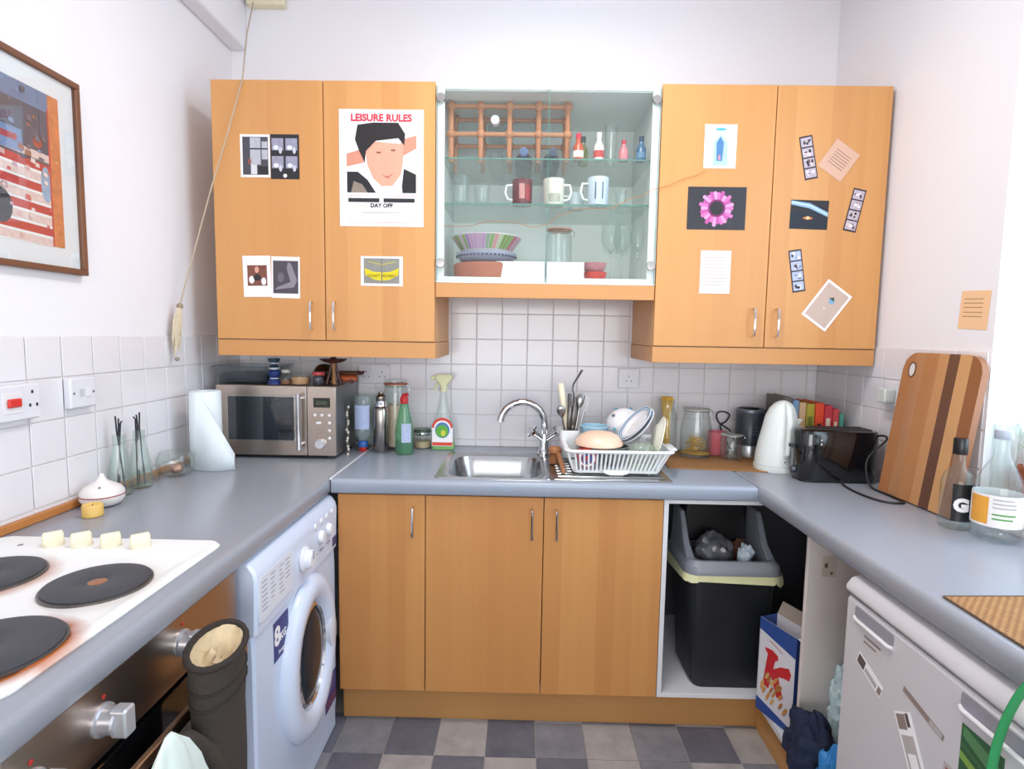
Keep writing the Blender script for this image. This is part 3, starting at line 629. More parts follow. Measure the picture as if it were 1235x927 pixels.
jar('jam_jar', 'small jam jar with red checked lid on the microwave', (-.793, 2.195, MT), [(.019, 0), (.022, .003), (.022, .036), (.019, .040)], clear, fill=[(.019, .002), (.021, .034)], fillmat=M('2a2c3a', .5), lid=[(.0235, .040), (.0235, .052), (.0, .053)], lidmat=M('c43b3f', .4, var=.4, scale=120))
cv = thing('wooden_stand', 'carved dark wooden tripod stand with shallow top dish on the microwave', 'stand', (-.748, 2.24, MT))
dw = M('4a2722', .4, var=.3, scale=30); dw2 = M('a5764c', .5, var=.2, scale=40)
build('dish', B().lathe([(.006, .082), (.030, .088), (.052, .098), (.054, .101), (.03, .094), (0, .092)], (-.748, 2.24, MT), 24), dw, cv)
build('finial', B().sph((-.748, 2.24, MT+.102), (.014, .014, .009), 14, 8), dw, cv)
for i in range(4):
    a = i*pi/2+.4; build('leg', B().tube([(-.748+.028*math.cos(a), 2.24+.028*math.sin(a), MT+.001), (-.748+.014*math.cos(a), 2.24+.014*math.sin(a), MT+.05), (-.748+.006*math.cos(a), 2.24+.006*math.sin(a), MT+.086)], [.0075, .006, .007], 8), dw2 if i % 2 else dw, cv)
solid('dark_glass_globe', B().lathe([(.015, 0), (.03, .006), (.042, .026), (.042, .05), (.03, .068), (.018, .074), (.017, .074), (.028, .066), (.039, .05), (.039, .027), (.026, .009), (0, .006)], (-.818, 2.335, MT), 24, (1, 0)), GLASS('amber_globe', 'b59b86', .25, bodycol=(.35, .24, .16)), 'dark amber glass globe behind the wooden stand', 'vase')
tc_ = thing('toy_car', 'small orange and brown wooden toy lying at the microwave edge', 'toy', (-.70, 2.30, MT))
build('body', B().rbox(-.742, -.725+.06, 2.26, 2.305, MT+.008, MT+.034, .012, .008), M('b4552c', .5, var=.15), tc_)
build('roof', B().rbox(-.745, -.66, 2.275, 2.315, MT+.034, MT+.050, .01, .006), M('5a3524', .5, var=.2), tc_)
for x in (-.728, -.682):
    k = B(); k.T = Matrix.Translation((x, 2.262, MT+.0105)) @ Matrix.Rotation(pi/2, 4, 'X'); k.lathe([(.010, -.004), (.010, .004)], seg=14); build('wheel', k, dw, tc_)
build('tail', B().tube([(-.668, 2.295, MT+.044), (-.650, 2.297, MT+.042), (-.640, 2.297, MT+.050)], [.010, .008, .004], 8), dw, tc_)

# ================================================================== LEFT WORKTOP
W0 = .9003
kr = thing('kitchen_roll', 'white roll of kitchen paper standing with a loose sheet beside the microwave', 'kitchen roll', (-1.125, 1.985, W0))
kp = M('e4eef2', .9, var=.03, scale=40, bump=.25)
build('roll', B().lathe([(.050, 0), (.051, .004), (.051, .276), (.049, .279), (.022, .279), (.021, .27)], (-1.125, 1.985, W0), 32), kp, kr)
R1, R2 = [], []
for i in range(15):
    u = i/14; a = -2.6+u*1.9
    if u < .55: p = (-1.125+.0525*math.cos(a), 1.985+.0525*math.sin(a))
    else:
        q = (u-.55)/.45; a5 = -2.6+.55*1.9; p0 = (-1.125+.0525*math.cos(a5), 1.985+.0525*math.sin(a5)); p = (p0[0]+.112*q, p0[1]+.03*q*q-.012*math.sin(q*3))
    drop = 0 if u < .5 else ((u-.5)/.5)**1.6*.22
    R1.append((p[0], p[1], W0+.001)); R2.append((p[0]*1.0-.0*u, p[1], W0+.277-drop))
b = B(); b.loft([R1, [tuple((Vector(x)+Vector(y))/2+Vector((0, -.004, 0))) for x, y in zip(R1, R2)], R2], (0, 0), closed=False)
o = build('loose_sheet', b, kp, kr, ang=80); sm = o.modifiers.new('thickness', 'SOLIDIFY'); sm.thickness = .0016
solid('glass_bowl', B().lathe([(.033, 0), (.054, .018), (.0595, .042), (.0555, .066), (.047, .083), (.044, .083), (.053, .066), (.057, .042), (.051, .020), (.030, .004), (0, .004)], (-1.172, 1.872, W0), 28, (1, 0)), clear, 'round clear glass bowl with narrowed rim beside the kitchen roll', 'bowl', ang=60)
solid('bowl_reflection', B().sph((-1.168, 1.872, W0+.023), (.022, .020, .017), 14, 10), M('b98c76', .35, .8, var=.4, scale=80, bump=1), 'small copper ball standing in for a reflection in the glass bowl', 'glass_reflection')  # reflection in the bowl, built as a copper-coloured ball
solid('small_glass', B().lathe([(.026, 0), (.030, .05), (.029, .052), (.024, .006), (0, .005)], (-1.203, 1.785, W0), 22, (1, 0)), clear, 'small low clear drinking glass between the glass bowl and the reed bottles', 'glass', ang=60)
for (x, y, lb, tl) in ((-1.195, 1.640, 'clear glass reed diffuser bottle with dark reeds, right beside the ceramic onion pot', .005), (-1.190, 1.722, 'clear glass reed diffuser bottle with crossed dark reeds, beside the small low glass', -.014)):
    rd = thing('reed_bottle', lb, 'bottle', (x, y, W0))
    build('glass', B().lathe([(.030, 0), (.034, .004), (.033, .05), (.026, .10), (.0175, .15), (.0165, .178), (.0185, .181), (.0155, .181), (.0145, .15), (.023, .10), (.030, .05), (.030, .008), (0, .007)], (x, y, W0), 24, (1, 0)), GLASS('pale_green_glass', 'f8fcfa', .03), rd, ang=60)
    for i in range(3): build('reed', B().tube([(x+.008*math.cos(i*2.1), y+.010*math.sin(i*2.1+1), W0+.009), (x+tl*(i-.6)*.6, y+.004*i-.004, W0+.19+.012*i), (x+tl*(i-.6), y+.006*i-.006, W0+.238-.008*i)], .0025, 6), M('2a2a33', .6), rd)
on_ = thing('onion_pot', 'white ceramic onion-shaped lidded pot on the left worktop', 'pot', (-1.172, 1.535, W0))
cer = M('ece8e4', .25, var=.03)
build('pot', B().lathe([(.028, 0), (.045, .006), (.054, .020), (.055, .030), (.052, .030), (.04, .02), (0, .015)], (-1.172, 1.535, W0), 30, (1, 0)), cer, on_)
build('red_line', B().lathe([(.0535, .0295), (.0553, .0305), (.0553, .0322), (.0535, .0332)], (-1.172, 1.535, W0), 30, (0, 0)), M('9c3a34', .4), on_)
ld = build('lid', B().lathe([(.054, .033), (.053, .042), (.044, .054), (.026, .064), (.014, .071), (.008, .082), (.005, .090), (0, .092)], (-1.172, 1.535, W0), 30), cer, on_)
build('hole', B().sph((-1.152, 1.499, W0+.0595), (.003, .003, .002), 8, 5), dark, ld)
cd_ = thing('yellow_candle', 'short yellow pillar candle in front of the onion pot', 'candle', (-1.128, 1.440, W0))
build('wax', B().lathe([(.022, 0), (.0245, .003), (.0245, .028), (.022, .033), (.015, .032), (.012, .028), (0, .027)], (-1.128, 1.440, W0), 24, (1, 0)), M('e8c06a', .45, var=.06), cd_)
build('wick', B().tube([(-1.128, 1.440, W0+.026), (-1.127, 1.440, W0+.034)], .001, 6), dark, cd_)

# ---- framed picture on the left wall
FXP = XL+.024; pf = thing('framed_picture', 'brown-framed print of striped red quilt with white mount', 'picture', (XL+.012, 1.26, 1.54))
PY0, PY1, PZ0, PZ1 = .93, 1.590, 1.543, 2.060
frm = WOOD('frame_wood', '6d4632', '86593f', axis='z', stave=.3, along='y')
for n_, bb in (('frame_rail', (XL+.001, FXP, PY0, PY1, PZ0, PZ0+.016)), ('frame_rail', (XL+.001, FXP, PY0, PY1, PZ1-.016, PZ1)), ('frame_stile', (XL+.001, FXP, PY0, PY0+.016, PZ0+.0162, PZ1-.0162)), ('frame_stile', (XL+.001, FXP, PY1-.016, PY1, PZ0+.0162, PZ1-.0162))):
    build(n_, B().box(*bb), frm, pf, bevel=.002)
build('mount', B().box(XL+.001, XL+.012, PY0+.016, PY1-.016, PZ0+.016, PZ1-.016), M('eceaf0', .8, var=.01), pf)
ay0, ay1, az0, az1 = PY0+.07, PY1-.066, PZ0+.066, PZ1-.066
ac = (XL+.0121, (ay0+ay1)/2, (az0+az1)/2); aw, ah = ay1-ay0, az1-az0
qr = M('c8433f', .8, var=.3, scale=60); qw = M('e7c9c4', .8, var=.25, scale=90); qd = M('5b5666', .8, var=.5, scale=30); qb = M('6f7fa3', .8, var=.35, scale=40); qo = M('d97f4d', .8, var=.45, scale=45); qk = M('34323c', .8)
lay = [(qb, rect(-aw/2, aw/2, ah*.30, ah/2)), (qd, rect(-aw/2, aw/2-.035, ah*.02, ah*.38))]
for i in range(9):
    v0 = -ah/2+.004+i*.0265; lay.append((qw if i % 2 == 0 else qr, [(-aw/2, v0+.012), (aw/2-.036, v0-.006), (aw/2-.036, v0+.014), (-aw/2, v0+.034)]))
lay += [(qk, ell(aw/2-.185, -ah*.30, .033, .042)), (M('9fb0cc', .8, var=.3, scale=70), ell(aw/2-.050, -ah*.10, .016, .045)), (qo, rect(aw/2-.034, aw/2, -ah/2, ah/2)), (qr, rect(aw/2-.038, aw/2-.033, -ah/2, ah*.4)), (M('b8503e', .8, var=.3), ell(aw/2-.070, ah*.16, .014, .014)), (M('7d8fb8', .8, var=.3), rect(aw/2-.30, aw/2-.115, ah*.06, ah*.20)), (M('b34a52', .8, var=.5, scale=80), rect(aw/2-.28, aw/2-.13, ah*.12, ah*.16))]
rn = random.Random(4)
for i in range(90):
    u = rn.uniform(-aw/2+.1, aw/2-.012); v = rn.uniform(-ah/2+.012, ah/2-.01); e_ = rn.uniform(.004, .009)
    if v > ah*.03 and u < aw/2-.04: m_ = [qd, M('7b6a78', .8), M('8a97b8', .8), M('4c4a58', .8), M('a86a58', .8)][rn.randrange(5)]
    elif u > aw/2-.04: u = max(u, aw/2-.028); m_ = [M('c9653c', .8), M('e39a5c', .8), M('b04a44', .8), M('8a7aa0', .8)][rn.randrange(4)]
    else: m_ = [M('e2b3b0', .8), M('d96a64', .8), M('eed8d4', .8), M('c9a0b0', .8)][rn.randrange(4)]
    lay.append((m_, [(u-e_, v-e_*.6), (u+e_, v-e_*.9), (u+e_*.9, v+e_*.7), (u-e_*.8, v+e_*.9)]))
sheet('art_print', '', '', ac, aw, ah, lay, U=LU, parent=pf)
build('glazing', B().box(XL+.016, XL+.0175, PY0+.016, PY1-.016, PZ0+.016, PZ1-.016), pane, pf)

# ---- sockets and switches
sw = M('e4e4ea', .3, var=.01); tw_x = XL+.0055
cs_ = thing('cooker_switch', 'white cooker control unit with red rocker switch and socket on the tiles', 'switch', (tw_x, 1.325, 1.165))
build('plate', B().rbox(tw_x, tw_x+.026, 1.255, 1.398, 1.170, 1.258, .006, .004, axis='x'), sw, cs_)
r_ = build('rocker_frame', B().rbox(tw_x+.026, tw_x+.028, 1.290, 1.345, 1.190, 1.240, .003, .001, axis='x'), white, cs_)
build('rocker', B().rbox(tw_x+.028, tw_x+.036, 1.300, 1.336, 1.205, 1.226, .003, .003, axis='x'), M('d8352c', .3), r_)
for y, z in ((1.374, 1.238), (1.366, 1.205), (1.386, 1.205)): build('pin_hole', B().box(tw_x+.0258, tw_x+.0264, y-.003, y+.003, z-.004, z+.004), dark, cs_)
fs = thing('fused_switch', 'white fused spur switch on the left wall tiles beside the cooker switch', 'switch', (tw_x, 1.545, 1.178))
build('plate', B().rbox(tw_x, tw_x+.022, 1.498, 1.590, 1.176, 1.260, .006, .004, axis='x'), sw, fs)
build('rocker', B().rbox(tw_x+.022, tw_x+.026, 1.552, 1.568, 1.205, 1.232, .002, .001, axis='x'), white, fs)
build('fuse_cover', B().rbox(tw_x+.022, tw_x+.0235, 1.528, 1.545, 1.208, 1.229, .002, .0005, axis='x'), M('c9c9d0', .4), fs)
for y in (1.510, 1.580): build('screw', B().sph((tw_x+.022, y, 1.218), (.0015, .0035, .0035), 10, 6), M('777c84', .3, 1), fs)
sy = YB-.0055
for (x0, x1, lb, nh) in ((-.712, -.572, 'white double wall socket beside the microwave', 2), (.430, .522, 'white fused spur on the tiles above the dish rack', 1)):
    so = thing('wall_socket', lb, 'socket', ((x0+x1)/2, sy, 1.17))
    build('plate', B().rbox(x0, x1, sy-.012, sy, 1.172, 1.258, .005, .003, axis='y'), sw, so)
    for q in range(nh):
        xc = x0+(x1-x0)*(q+.5)/nh
        for dx, dz in ((0, .012), (-.011, -.008), (.011, -.008)): build('pin_hole', B().box(xc+dx-.0025, xc+dx+.0025, sy-.0124, sy-.0118, 1.212+dz-.004, 1.212+dz+.004), M('9a9aa2', .5), so)
        build('rocker', B().rbox(xc+.018, xc+.030, sy-.015, sy-.012, 1.228, 1.248, .002, .001, axis='y'), white, so)
so = thing('wall_socket', 'white single socket with plug half hidden by the chopping board', 'socket', (XR-.006, 1.97, 1.17))
build('plate', B().rbox(XR-.018, XR-.006, 1.905, 1.992, 1.172, 1.258, .005, .003, axis='x'), sw, so)
build('plug', B().rbox(XR-.055, XR-.018, 1.925, 1.972, 1.185, 1.235, .008, .004, axis='x'), M('cfd3cf', .4), so)
# ceiling pull switch with cord
pb = thing('pull_switch', 'cream pull switch box high on the wall with a long cord', 'switch', (-1.08, 2.44, 2.737))
build('box', B().rbox(-1.160, -1.004, 2.436, YB-.001, 2.738, ZC-.001, .006, .004, axis='y'), M('e6dfc0', .5), pb)
cp0 = [Vector(p) for p in ((-1.128, 2.434, 2.742), (-1.075, 2.26, 2.53), (-.997, 2.058, 2.2835), (-1.043, 2.040, 2.10), (-1.108, 2.030, 1.89), (-1.205, 1.985, 1.485))]
ropem = M('b9a893', .9, var=.25, scale=300)
build('cord', B().tube(cp0, .0026, 6), ropem, pb)
kn = build('tassel_knot', B().sph((-1.206, 1.985, 1.478), (.011, .011, .012), 12, 8), M('9d8c76', .9, var=.3, scale=200, bump=.5), pb)
for i in range(9):
    a = i*2*pi/9; L_ = .10+.075*((i*37) % 10)/10
    build('tassel_strand', B().tube([(-1.206+.005*math.cos(a), 1.983+.006*math.sin(a), 1.472), (-1.212+.010*math.cos(a), 1.978+.014*math.sin(a), 1.472-L_*.4), (-1.214+.008*math.cos(a+.6), 1.972+.016*math.sin(a+.6), 1.472-L_*.75), (-1.215+.006*math.cos(a), 1.971+.012*math.sin(a), 1.472-L_)], [.0035, .0045, .0045, .003], 6), M('d3c6ab', .9, var=.25, scale=200), pb)
build('tassel_bead', B().sph((-1.214, 1.972, 1.292), .0075, 10, 7), M('8f8a7c', .5), pb)

# ================================================================== BACK WORKTOP, LEFT OF THE SINK
def bottle(name, label, c, prof, mat, cat='bottle', group=None, seg=22, sx=1, sy=1):
    t = thing(name, label, cat, c, group); build('body', B().lathe(prof, c, seg, (1, 0), sx=sx, sy=sy), mat, t, ang=50); return t
# upside-down washing-up bottle
c = (-.655, 2.325, W0)
t = bottle('upside_down_bottle', 'clear washing-up bottle standing upside down on its blue and red cap', c, [(.014, .038), (.016, .045), (.030, .062), (.036, .085), (.036, .20), (.034, .225), (.028, .236), (0, .238)], GLASS('clear_plastic', 'f0f5f6', .12), sy=.7)
build('cap', B().lathe([(.020, .018), (.021, .020), (.021, .038), (.017, .044)], c, 20), M('2f62ae', .35), t)
build('nozzle', B().lathe([(.013, 0), (.016, .004), (.016, .018)], c, 20), M('c9302f', .35), t)
build('label', B().loft([[(c[0]+.0365*math.sin(a), c[1]-.0262*math.cos(a), c[2]+z) for a in [-1+.2*i for i in range(11)]] for z in (.095, .195)], (0, 0), closed=False), M('b7c4e6', .5, var=.2, scale=50), t)
# steel flask
c = (-.577, 2.318, W0)
t = bottle('steel_flask', 'tall brushed steel vacuum flask between two washing-up bottles', c, [(.030, 0), (.032, .003), (.032, .175), (.029, .185), (.024, .192), (.022, .194)], M('a8a39c', .22, 1, var=.05, name='flask_steel'))
build('collar', B().lathe([(.026, .192), (.026, .198), (.022, .206), (.021, .214)], c, 20), chrome, t)
build('cup_lid', B().lathe([(.020, .214), (.021, .217), (.020, .232), (.012, .240), (.010, .252), (0, .254)], c, 20), M('99938c', .2, 1), t)
# green washing-up liquid
c = (-.472, 2.278, W0)
t = bottle('green_bottle', 'green washing-up liquid bottle with red cap beside the steel flask', c, [(.033, 0), (.037, .006), (.037, .10), (.031, .14), (.024, .165), (.020, .19), (.017, .207), (.014, .212)], GLASS('green_plastic', 'c4ead3', .36, bodycol=(.5, .74, .58)), sy=.72)
build('liquid', B().lathe([(.031, .003), (.0355, .007), (.0355, .056), (0, .056)], c, 20, sy=.70), M('12503e', .15), t)
k = build('cap', B().lathe([(.016, .210), (.017, .213), (.017, .232), (.010, .242), (.008, .250), (0, .252)], c, 18), M('cc2a2c', .35), t)
build('spout', B().tube([(c[0], c[1], c[2]+.240), (c[0]+.012, c[1]-.006, c[2]+.250), (c[0]+.02, c[1]-.01, c[2]+.244)], [.006, .006, .004], 8), M('cc2a2c', .35), k)
build('label', B().loft([[(c[0]+.0378*math.sin(a), c[1]-.0274*math.cos(a), c[2]+z) for a in [-.15+.14*i for i in range(9)]] for z in (.052, .13)], (0, 0), closed=False), M('b9c6e2', .5, var=.2, scale=60), t)
# preserving jars
def clip_jar(label, c, r, h, fill, fcol, seal='c9805a', mat=None, fillmat=None, nk=.88, sh=.80):
    t = thing('clip_top_jar', label, 'jar', c)
    build('glass', B().lathe([(r*.92, 0), (r, .006), (r, h*sh), (r*(nk+.02), h*.86), (r*nk, h*.92), (r*(nk-.02), h*.92), (r*nk, h*.86), (r*.965, h*(sh-.01)), (r*.965, .012), (0, .010)], c, 28, (1, 0)), mat or clear, t, ang=50)
    if fill: build('contents', B().lathe([(r*.95, .0125), (r*.955, fill*h), (r*.5, fill*h+.006), (0, fill*h+.004)], c, 24), fillmat or M(fcol, .8, var=.25, scale=60, bump=.6), t)
    l = build('lid', B().lathe([(r*(nk+.04), h*.935), (r*(nk+.06), h*.95), (r*(nk+.02), h*.99), (r*.5, h), (0, h*.99)], c, 28), mat or clear, t)
    build('rubber_seal', B().lathe([(r*nk, h*.918), (r*(nk+.1), h*.92), (r*(nk+.1), h*.936), (r*nk, h*.938)], c, 28), M(seal, .6), t)
    w_ = B(); w_.tube([(c[0]+r*(nk+.06)*math.cos(a), c[1]+r*(nk+.06)*math.sin(a), c[2]+h*.90) for a in [2*pi*i/24 for i in range(24)]], .0016, 6, closed=True); build('wire_ring', w_, chrome, l)
    build('clip', B().tube([(c[0]+r*(nk+.08), c[1]-.008, c[2]+h*.92), (c[0]+r*(nk+.12)+.008, c[1]-.008, c[2]+h*.88), (c[0]+r*(nk+.12)+.006, c[1]-.008, c[2]+h*.80)], .0018, 6), chrome, l)
    return t
clip_jar('tall clip-top jar with orange seal behind the green bottle', (-.535, 2.405, W0), .052, .300, .62, 'd9bfa8', 'b8623f')
t = bottle('clear_vase', 'plain clear glass vase behind the upside-down bottle', (-.660, 2.415, W0), [(.038, 0), (.042, .004), (.044, .23), (.042, .23), (.039, .012), (0, .010)], clear, 'vase')
t = bottle('bead_string', 'string of cream beads hanging beside the microwave', (-.6935, 2.24, W0), [(.004, 0), (.005, .004), (.004, .008)], cream, 'beads', seg=8)
for i in range(17): build('bead', B().sph((-.6935+.003*math.sin(i*1.3), 2.24+.004*math.cos(i*1.9), W0+.012+.0115*i), (.0055, .0055, .0065), 8, 6), M('d6d0bf' if i % 3 else '6d6a60', .4), t)
c = (-.420, 2.415, W0)
t = bottle('small_jar', 'small clear screw-top jar with tan powder beside the spray bottle', c, [(.034, 0), (.038, .004), (.038, .05), (.034, .058)], clear, 'jar')
build('contents', B().lathe([(.034, .004), (.0365, .03), (0, .03)], c, 22), M('c8b48e', .8, var=.1), t)
build('lid', B().lathe([(.037, .058), (.037, .078), (.034, .084), (0, .085)], c, 22), GLASS('greenish_lid', 'b7c7bb', .3, bodycol=(.45, .55, .48)), t)
build('lid_ring', B().lathe([(.0385, .062), (.039, .066), (.0385, .070)], c, 22, (0, 0)), chrome, t)
# spray cleaner
c = Vector((-.326, 2.385, W0)); t = thing('spray_bottle', 'clear trigger spray bottle with pale head and green liquid beside the sink', 'spray bottle', c)
def rr(z, w_, d_, r=.02): return [(c.x+u, c.y+v, c.z+z) for u, v in rrect(w_, d_, r, 4)]
build('body', B().loft([rr(0, .098, .05), rr(.004, .104, .054), rr(.075, .100, .052), (rr(.115, .084, .048)), rr(.15, .060, .042), rr(.19, .042, .036, .017), rr(.235, .030, .030, .0145), rr(.252, .028, .028, .0139)]), GLASS('spray_plastic', 'f7faf8', .14), t, ang=50)
build('liquid', B().loft([rr(.003, .094, .046), rr(.006, .100, .050), rr(.030, .099, .049)]), M('7cc53a', .2), t)
lc = c+Vector((0, -.0275, .082)); N0 = (1, 0, 0)
lb = B(); lb.prism([(u*.044, v*.062) for u, v in ((-1, -1), (1, -1), (1, .25), (.72, .72), (.3, .95), (-.3, .95), (-.72, .72), (-1, .25))], lc, XU, ZU, .0006)
lab = build('label', lb, paper, t, smooth=False)
for nm, col, poly in (('red_arch', 'd8432f', [(.044*math.cos(a)*1.0, .018+.042*math.sin(a)) for a in [pi*i/10 for i in range(11)]]+[(.036*math.cos(a), .014+.034*math.sin(a)) for a in [pi-pi*i/10 for i in range(11)]]), ('blue_disc', '4f79b8', ell(0, .006, .031, .034, 24)), ('green_disc', '5fae3c', ell(-.001, .002, .027, .027, 20)), ('red_band', 'd8432f', rect(-.043, .043, -.060, -.046))):
    q = B(); k_ = {'red_arch': .0007, 'blue_disc': .0007, 'green_disc': .0009, 'red_band': .0007}[nm]; q.prism(poly, lc+Vector((0, -k_, 0)), XU, ZU, .0002); build(nm, q, M(col, .5, var=.15, scale=50), lab, smooth=False)
build('yellow_swirl', (lambda q: q.prism(ell(.004, -.006, .010, .013, 12), lc+Vector((0, -.0012, 0)), XU, ZU, .0002))(B()), M('d9d44a', .5), lab, smooth=False)
hdm = M('e3e2b4', .4, var=.02)
hd = build('spray_head', B().loft([rr(.252, .034, .034, .015), rr(.268, .032, .032, .015), rr(.272, .026, .03, .012), rr(.285, .040, .028, .01), rr(.305, .075, .026, .01), rr(.318, .078, .024, .01), rr(.324, .06, .018, .008)]), hdm, t)
build('trigger', B().tube([c+Vector((-.020, 0, .288)), c+Vector((-.034, 0, .272)), c+Vector((-.036, 0, .252))], [.006, .005, .004], 8), hdm, hd)
build('nozzle', B().rbox(c.x-.052, c.x-.036, c.y-.009, c.y+.009, c.z+.300, c.z+.316, .003, .002, axis='x'), hdm, hd)

# ================================================================== DISH RACK
RZ = .908; rk = thing('dish_rack', 'white plastic dish rack with slatted sides on the drainer', 'dish rack', (.345, 2.10, RZ))
rp = M('eef1f2', .35, var=.01)
bx0, bx1, by0, by1, tz = .195, .500, 1.965, 2.250, RZ+.080
rx0, rx1, ry0, ry1 = .168, .545, 1.940, 2.280
build('tray', B().loft([ring(bx0, bx1, by0, by1, .02, RZ+.006), ring(bx0-.004, bx1+.004, by0-.004, by1+.004, .02, RZ+.016), ring(bx0+.004, bx1-.004, by0+.004, by1-.004, .016, RZ+.016), ring(bx0+.006, bx1-.006, by0+.006, by1-.006, .016, RZ+.010)]), rp, rk)
build('rim', B().loft([ring(rx0, rx1, ry0, ry1, .03, tz), ring(rx0-.006, rx1+.006, ry0-.006, ry1+.006, .032, tz+.006), ring(rx0, rx1, ry0, ry1, .03, tz+.012), ring(rx0+.010, rx1-.010, ry0+.010, ry1-.010, .024, tz+.011), ring(rx0+.010, rx1-.010, ry0+.010, ry1-.010, .024, tz)], (0, 0)), rp, rk)
build('rim_ear', B().rbox(rx1+.002, rx1+.026, 2.00, 2.10, tz+.002, tz+.010, .009, .002), rp, rk)
def slat(p, q, w_=.0035): build('slat', B().tube([p, q], w_, 6, flat=.7), rp, rk)
def lerp(a, b_, t_): return a+(b_-a)*t_
for i in range(21):
    u = i/20; x0, x1 = lerp(bx0+.012, bx1-.012, u), lerp(rx0+.03, rx1-.03, u)
    slat((x0, by0, RZ+.014), (x1, ry0+.006, tz+.004)); slat((x0, by1, RZ+.014), (x1, ry1-.006, tz+.004))
for i in range(15):
    u = i/14; y0, y1 = lerp(by0+.012, by1-.012, u), lerp(ry0+.03, ry1-.03, u)
    slat((bx0, y0, RZ+.014), (rx0+.006, y1, tz+.004)); slat((bx1, y0, RZ+.014), (rx1-.006, y1, tz+.004))
b = B(); b.prism([(-.048, .012), (-.040, .000), (-.022, -.006), (.022, -.006), (.040, .000), (.048, .012)], (.345, by0-.008, RZ+.008), XU, ZU, .006); build('grip_tab', b, rp, rk)
for x in (bx0+.03, bx1-.03):
    for y in (by0+.03, by1-.03): build('foot', B().lathe([(.008, 0), (.008, .007)], (x, y, RZ), 10), rp, rk)
ux, uy = .196, 2.195
build('cutlery_cup', B().loft([[(ux+u, uy+v, RZ+.018) for u, v in rrect(.062, .08, .015)], [(ux+u, uy+v, tz+.045) for u, v in rrect(.078, .10, .018)], [(ux+u, uy+v, tz+.045) for u, v in rrect(.072, .094, .016)], [(ux+u, uy+v, RZ+.024) for u, v in rrect(.056, .074, .013)]]), rp, rk)
def utensil(name, label, p0, p1, kind, mat, cat, group=None):
    p0, p1 = Vector(p0), Vector(p1); d = (p1-p0); L_ = d.length; d.normalize(); s_ = d.cross(Vector((0, 1, 0))).normalized()
    t = thing(name, label, cat, p0, group)
    hm = mat if not isinstance(mat, tuple) else mat[0]; tm = mat if not isinstance(mat, tuple) else mat[1]
    if kind == 'fork':
        build('handle', B().tube([p0, p0+d*L_*.6, p0+d*L_*.74], [.0055, .0035, .006], 8, flat=.4), hm, t)
        for i in range(4): build('tine', B().tube([p0+d*L_*.73+s_*(i-1.5)*.0035, p0+d*L_*.8+s_*(i-1.5)*.0055, p1+s_*(i-1.5)*.0055], .0014, 6), tm, t)
    elif kind == 'spoon':
        build('handle', B().tube([p0, p0+d*L_*.5, p0+d*L_*.78], [.0055, .0035, .0035], 8, flat=.4), hm, t)
        build('bowl', B().tube([p0+d*L_*.75, p0+d*L_*.82, p0+d*L_*.9, p0+d*L_*.96, p1], [.004, .013, .018, .014, .003], 12, flat=.3), tm, t)
    elif kind == 'knife':
        build('blade', B().tube([p0, p0+d*L_*.5], [.003, .009], 8, flat=.2), tm, t); build('handle', B().tube([p0+d*L_*.5, p0+d*L_*.55, p1-d*.004, p1], [.006, .0085, .008, .004], 8, flat=.6), hm, t)
    else:
        build('handle', B().tube([p0, p0+d*L_*.4, p1-d*.005, p1], [.008, .011, .013, .008], 10, flat=.6), hm, t)
    return t
cz = RZ+.027; cut = M('8f8d8b', .22, 1, var=.1); g_ = 'cutlery in the drainer cup'
utensil('white_spatula', 'white-handled spatula standing upright in the cutlery cup', (.206, 2.21, cz), (.162, 2.235, 1.208), 'plain', cream, 'spatula')
utensil('serving_spoon', 'large steel spoon leaning out of the cutlery cup towards the tap', (.196, 2.19, cz), (.158, 2.165, 1.128), 'spoon', cut, 'spoon')
utensil('fork', 'steel fork with tines up in the cutlery cup', (.215, 2.20, cz), (.268, 2.20, 1.160), 'fork', M('c5c8c8', .2, 1), 'fork')
for i, (dx, dy, tx_, ty_, h_) in enumerate(((.005, .02, .002, .022, 1.170), (.012, -.01, .020, -.006, 1.160), (-.008, -.02, .000, -.03, 1.130), (.015, .02, .034, .03, 1.140), (.002, 0, .012, .004, 1.120))):
    utensil('table_knife', ('dark steel knife standing tallest in the cutlery cup', 'dark steel knife standing next to the tallest in the cutlery cup', 'dark steel knife leaning on the front of the cutlery cup', 'dark steel knife leaning towards the fork in the cutlery cup', 'shortest dark steel knife in the middle of the cutlery cup')[i], (ux+dx*.8, uy+dy*.8, cz), (ux+tx_, uy+ty_, h_), 'knife', (M('66625f', .3, 1, var=.15), cut), 'knife', g_)
utensil('teaspoon', 'small steel teaspoon leaning to the plates in the cutlery cup', (.21, 2.19, cz), (.245, 2.215, 1.172), 'spoon', cut, 'spoon')
b = B(); b.tube([(.212, 2.225, cz), (.216, 2.235, 1.165), (.210, 2.238, 1.185), (.214, 2.24, 1.205), (.248, 2.245, 1.262)], [.003, .003, .003, .0035, .0045], 8)
solid('bent_ladle_handle', b, M('565a5e', .3, .9), 'bent dark steel ladle handle rising above the cutlery', 'ladle')
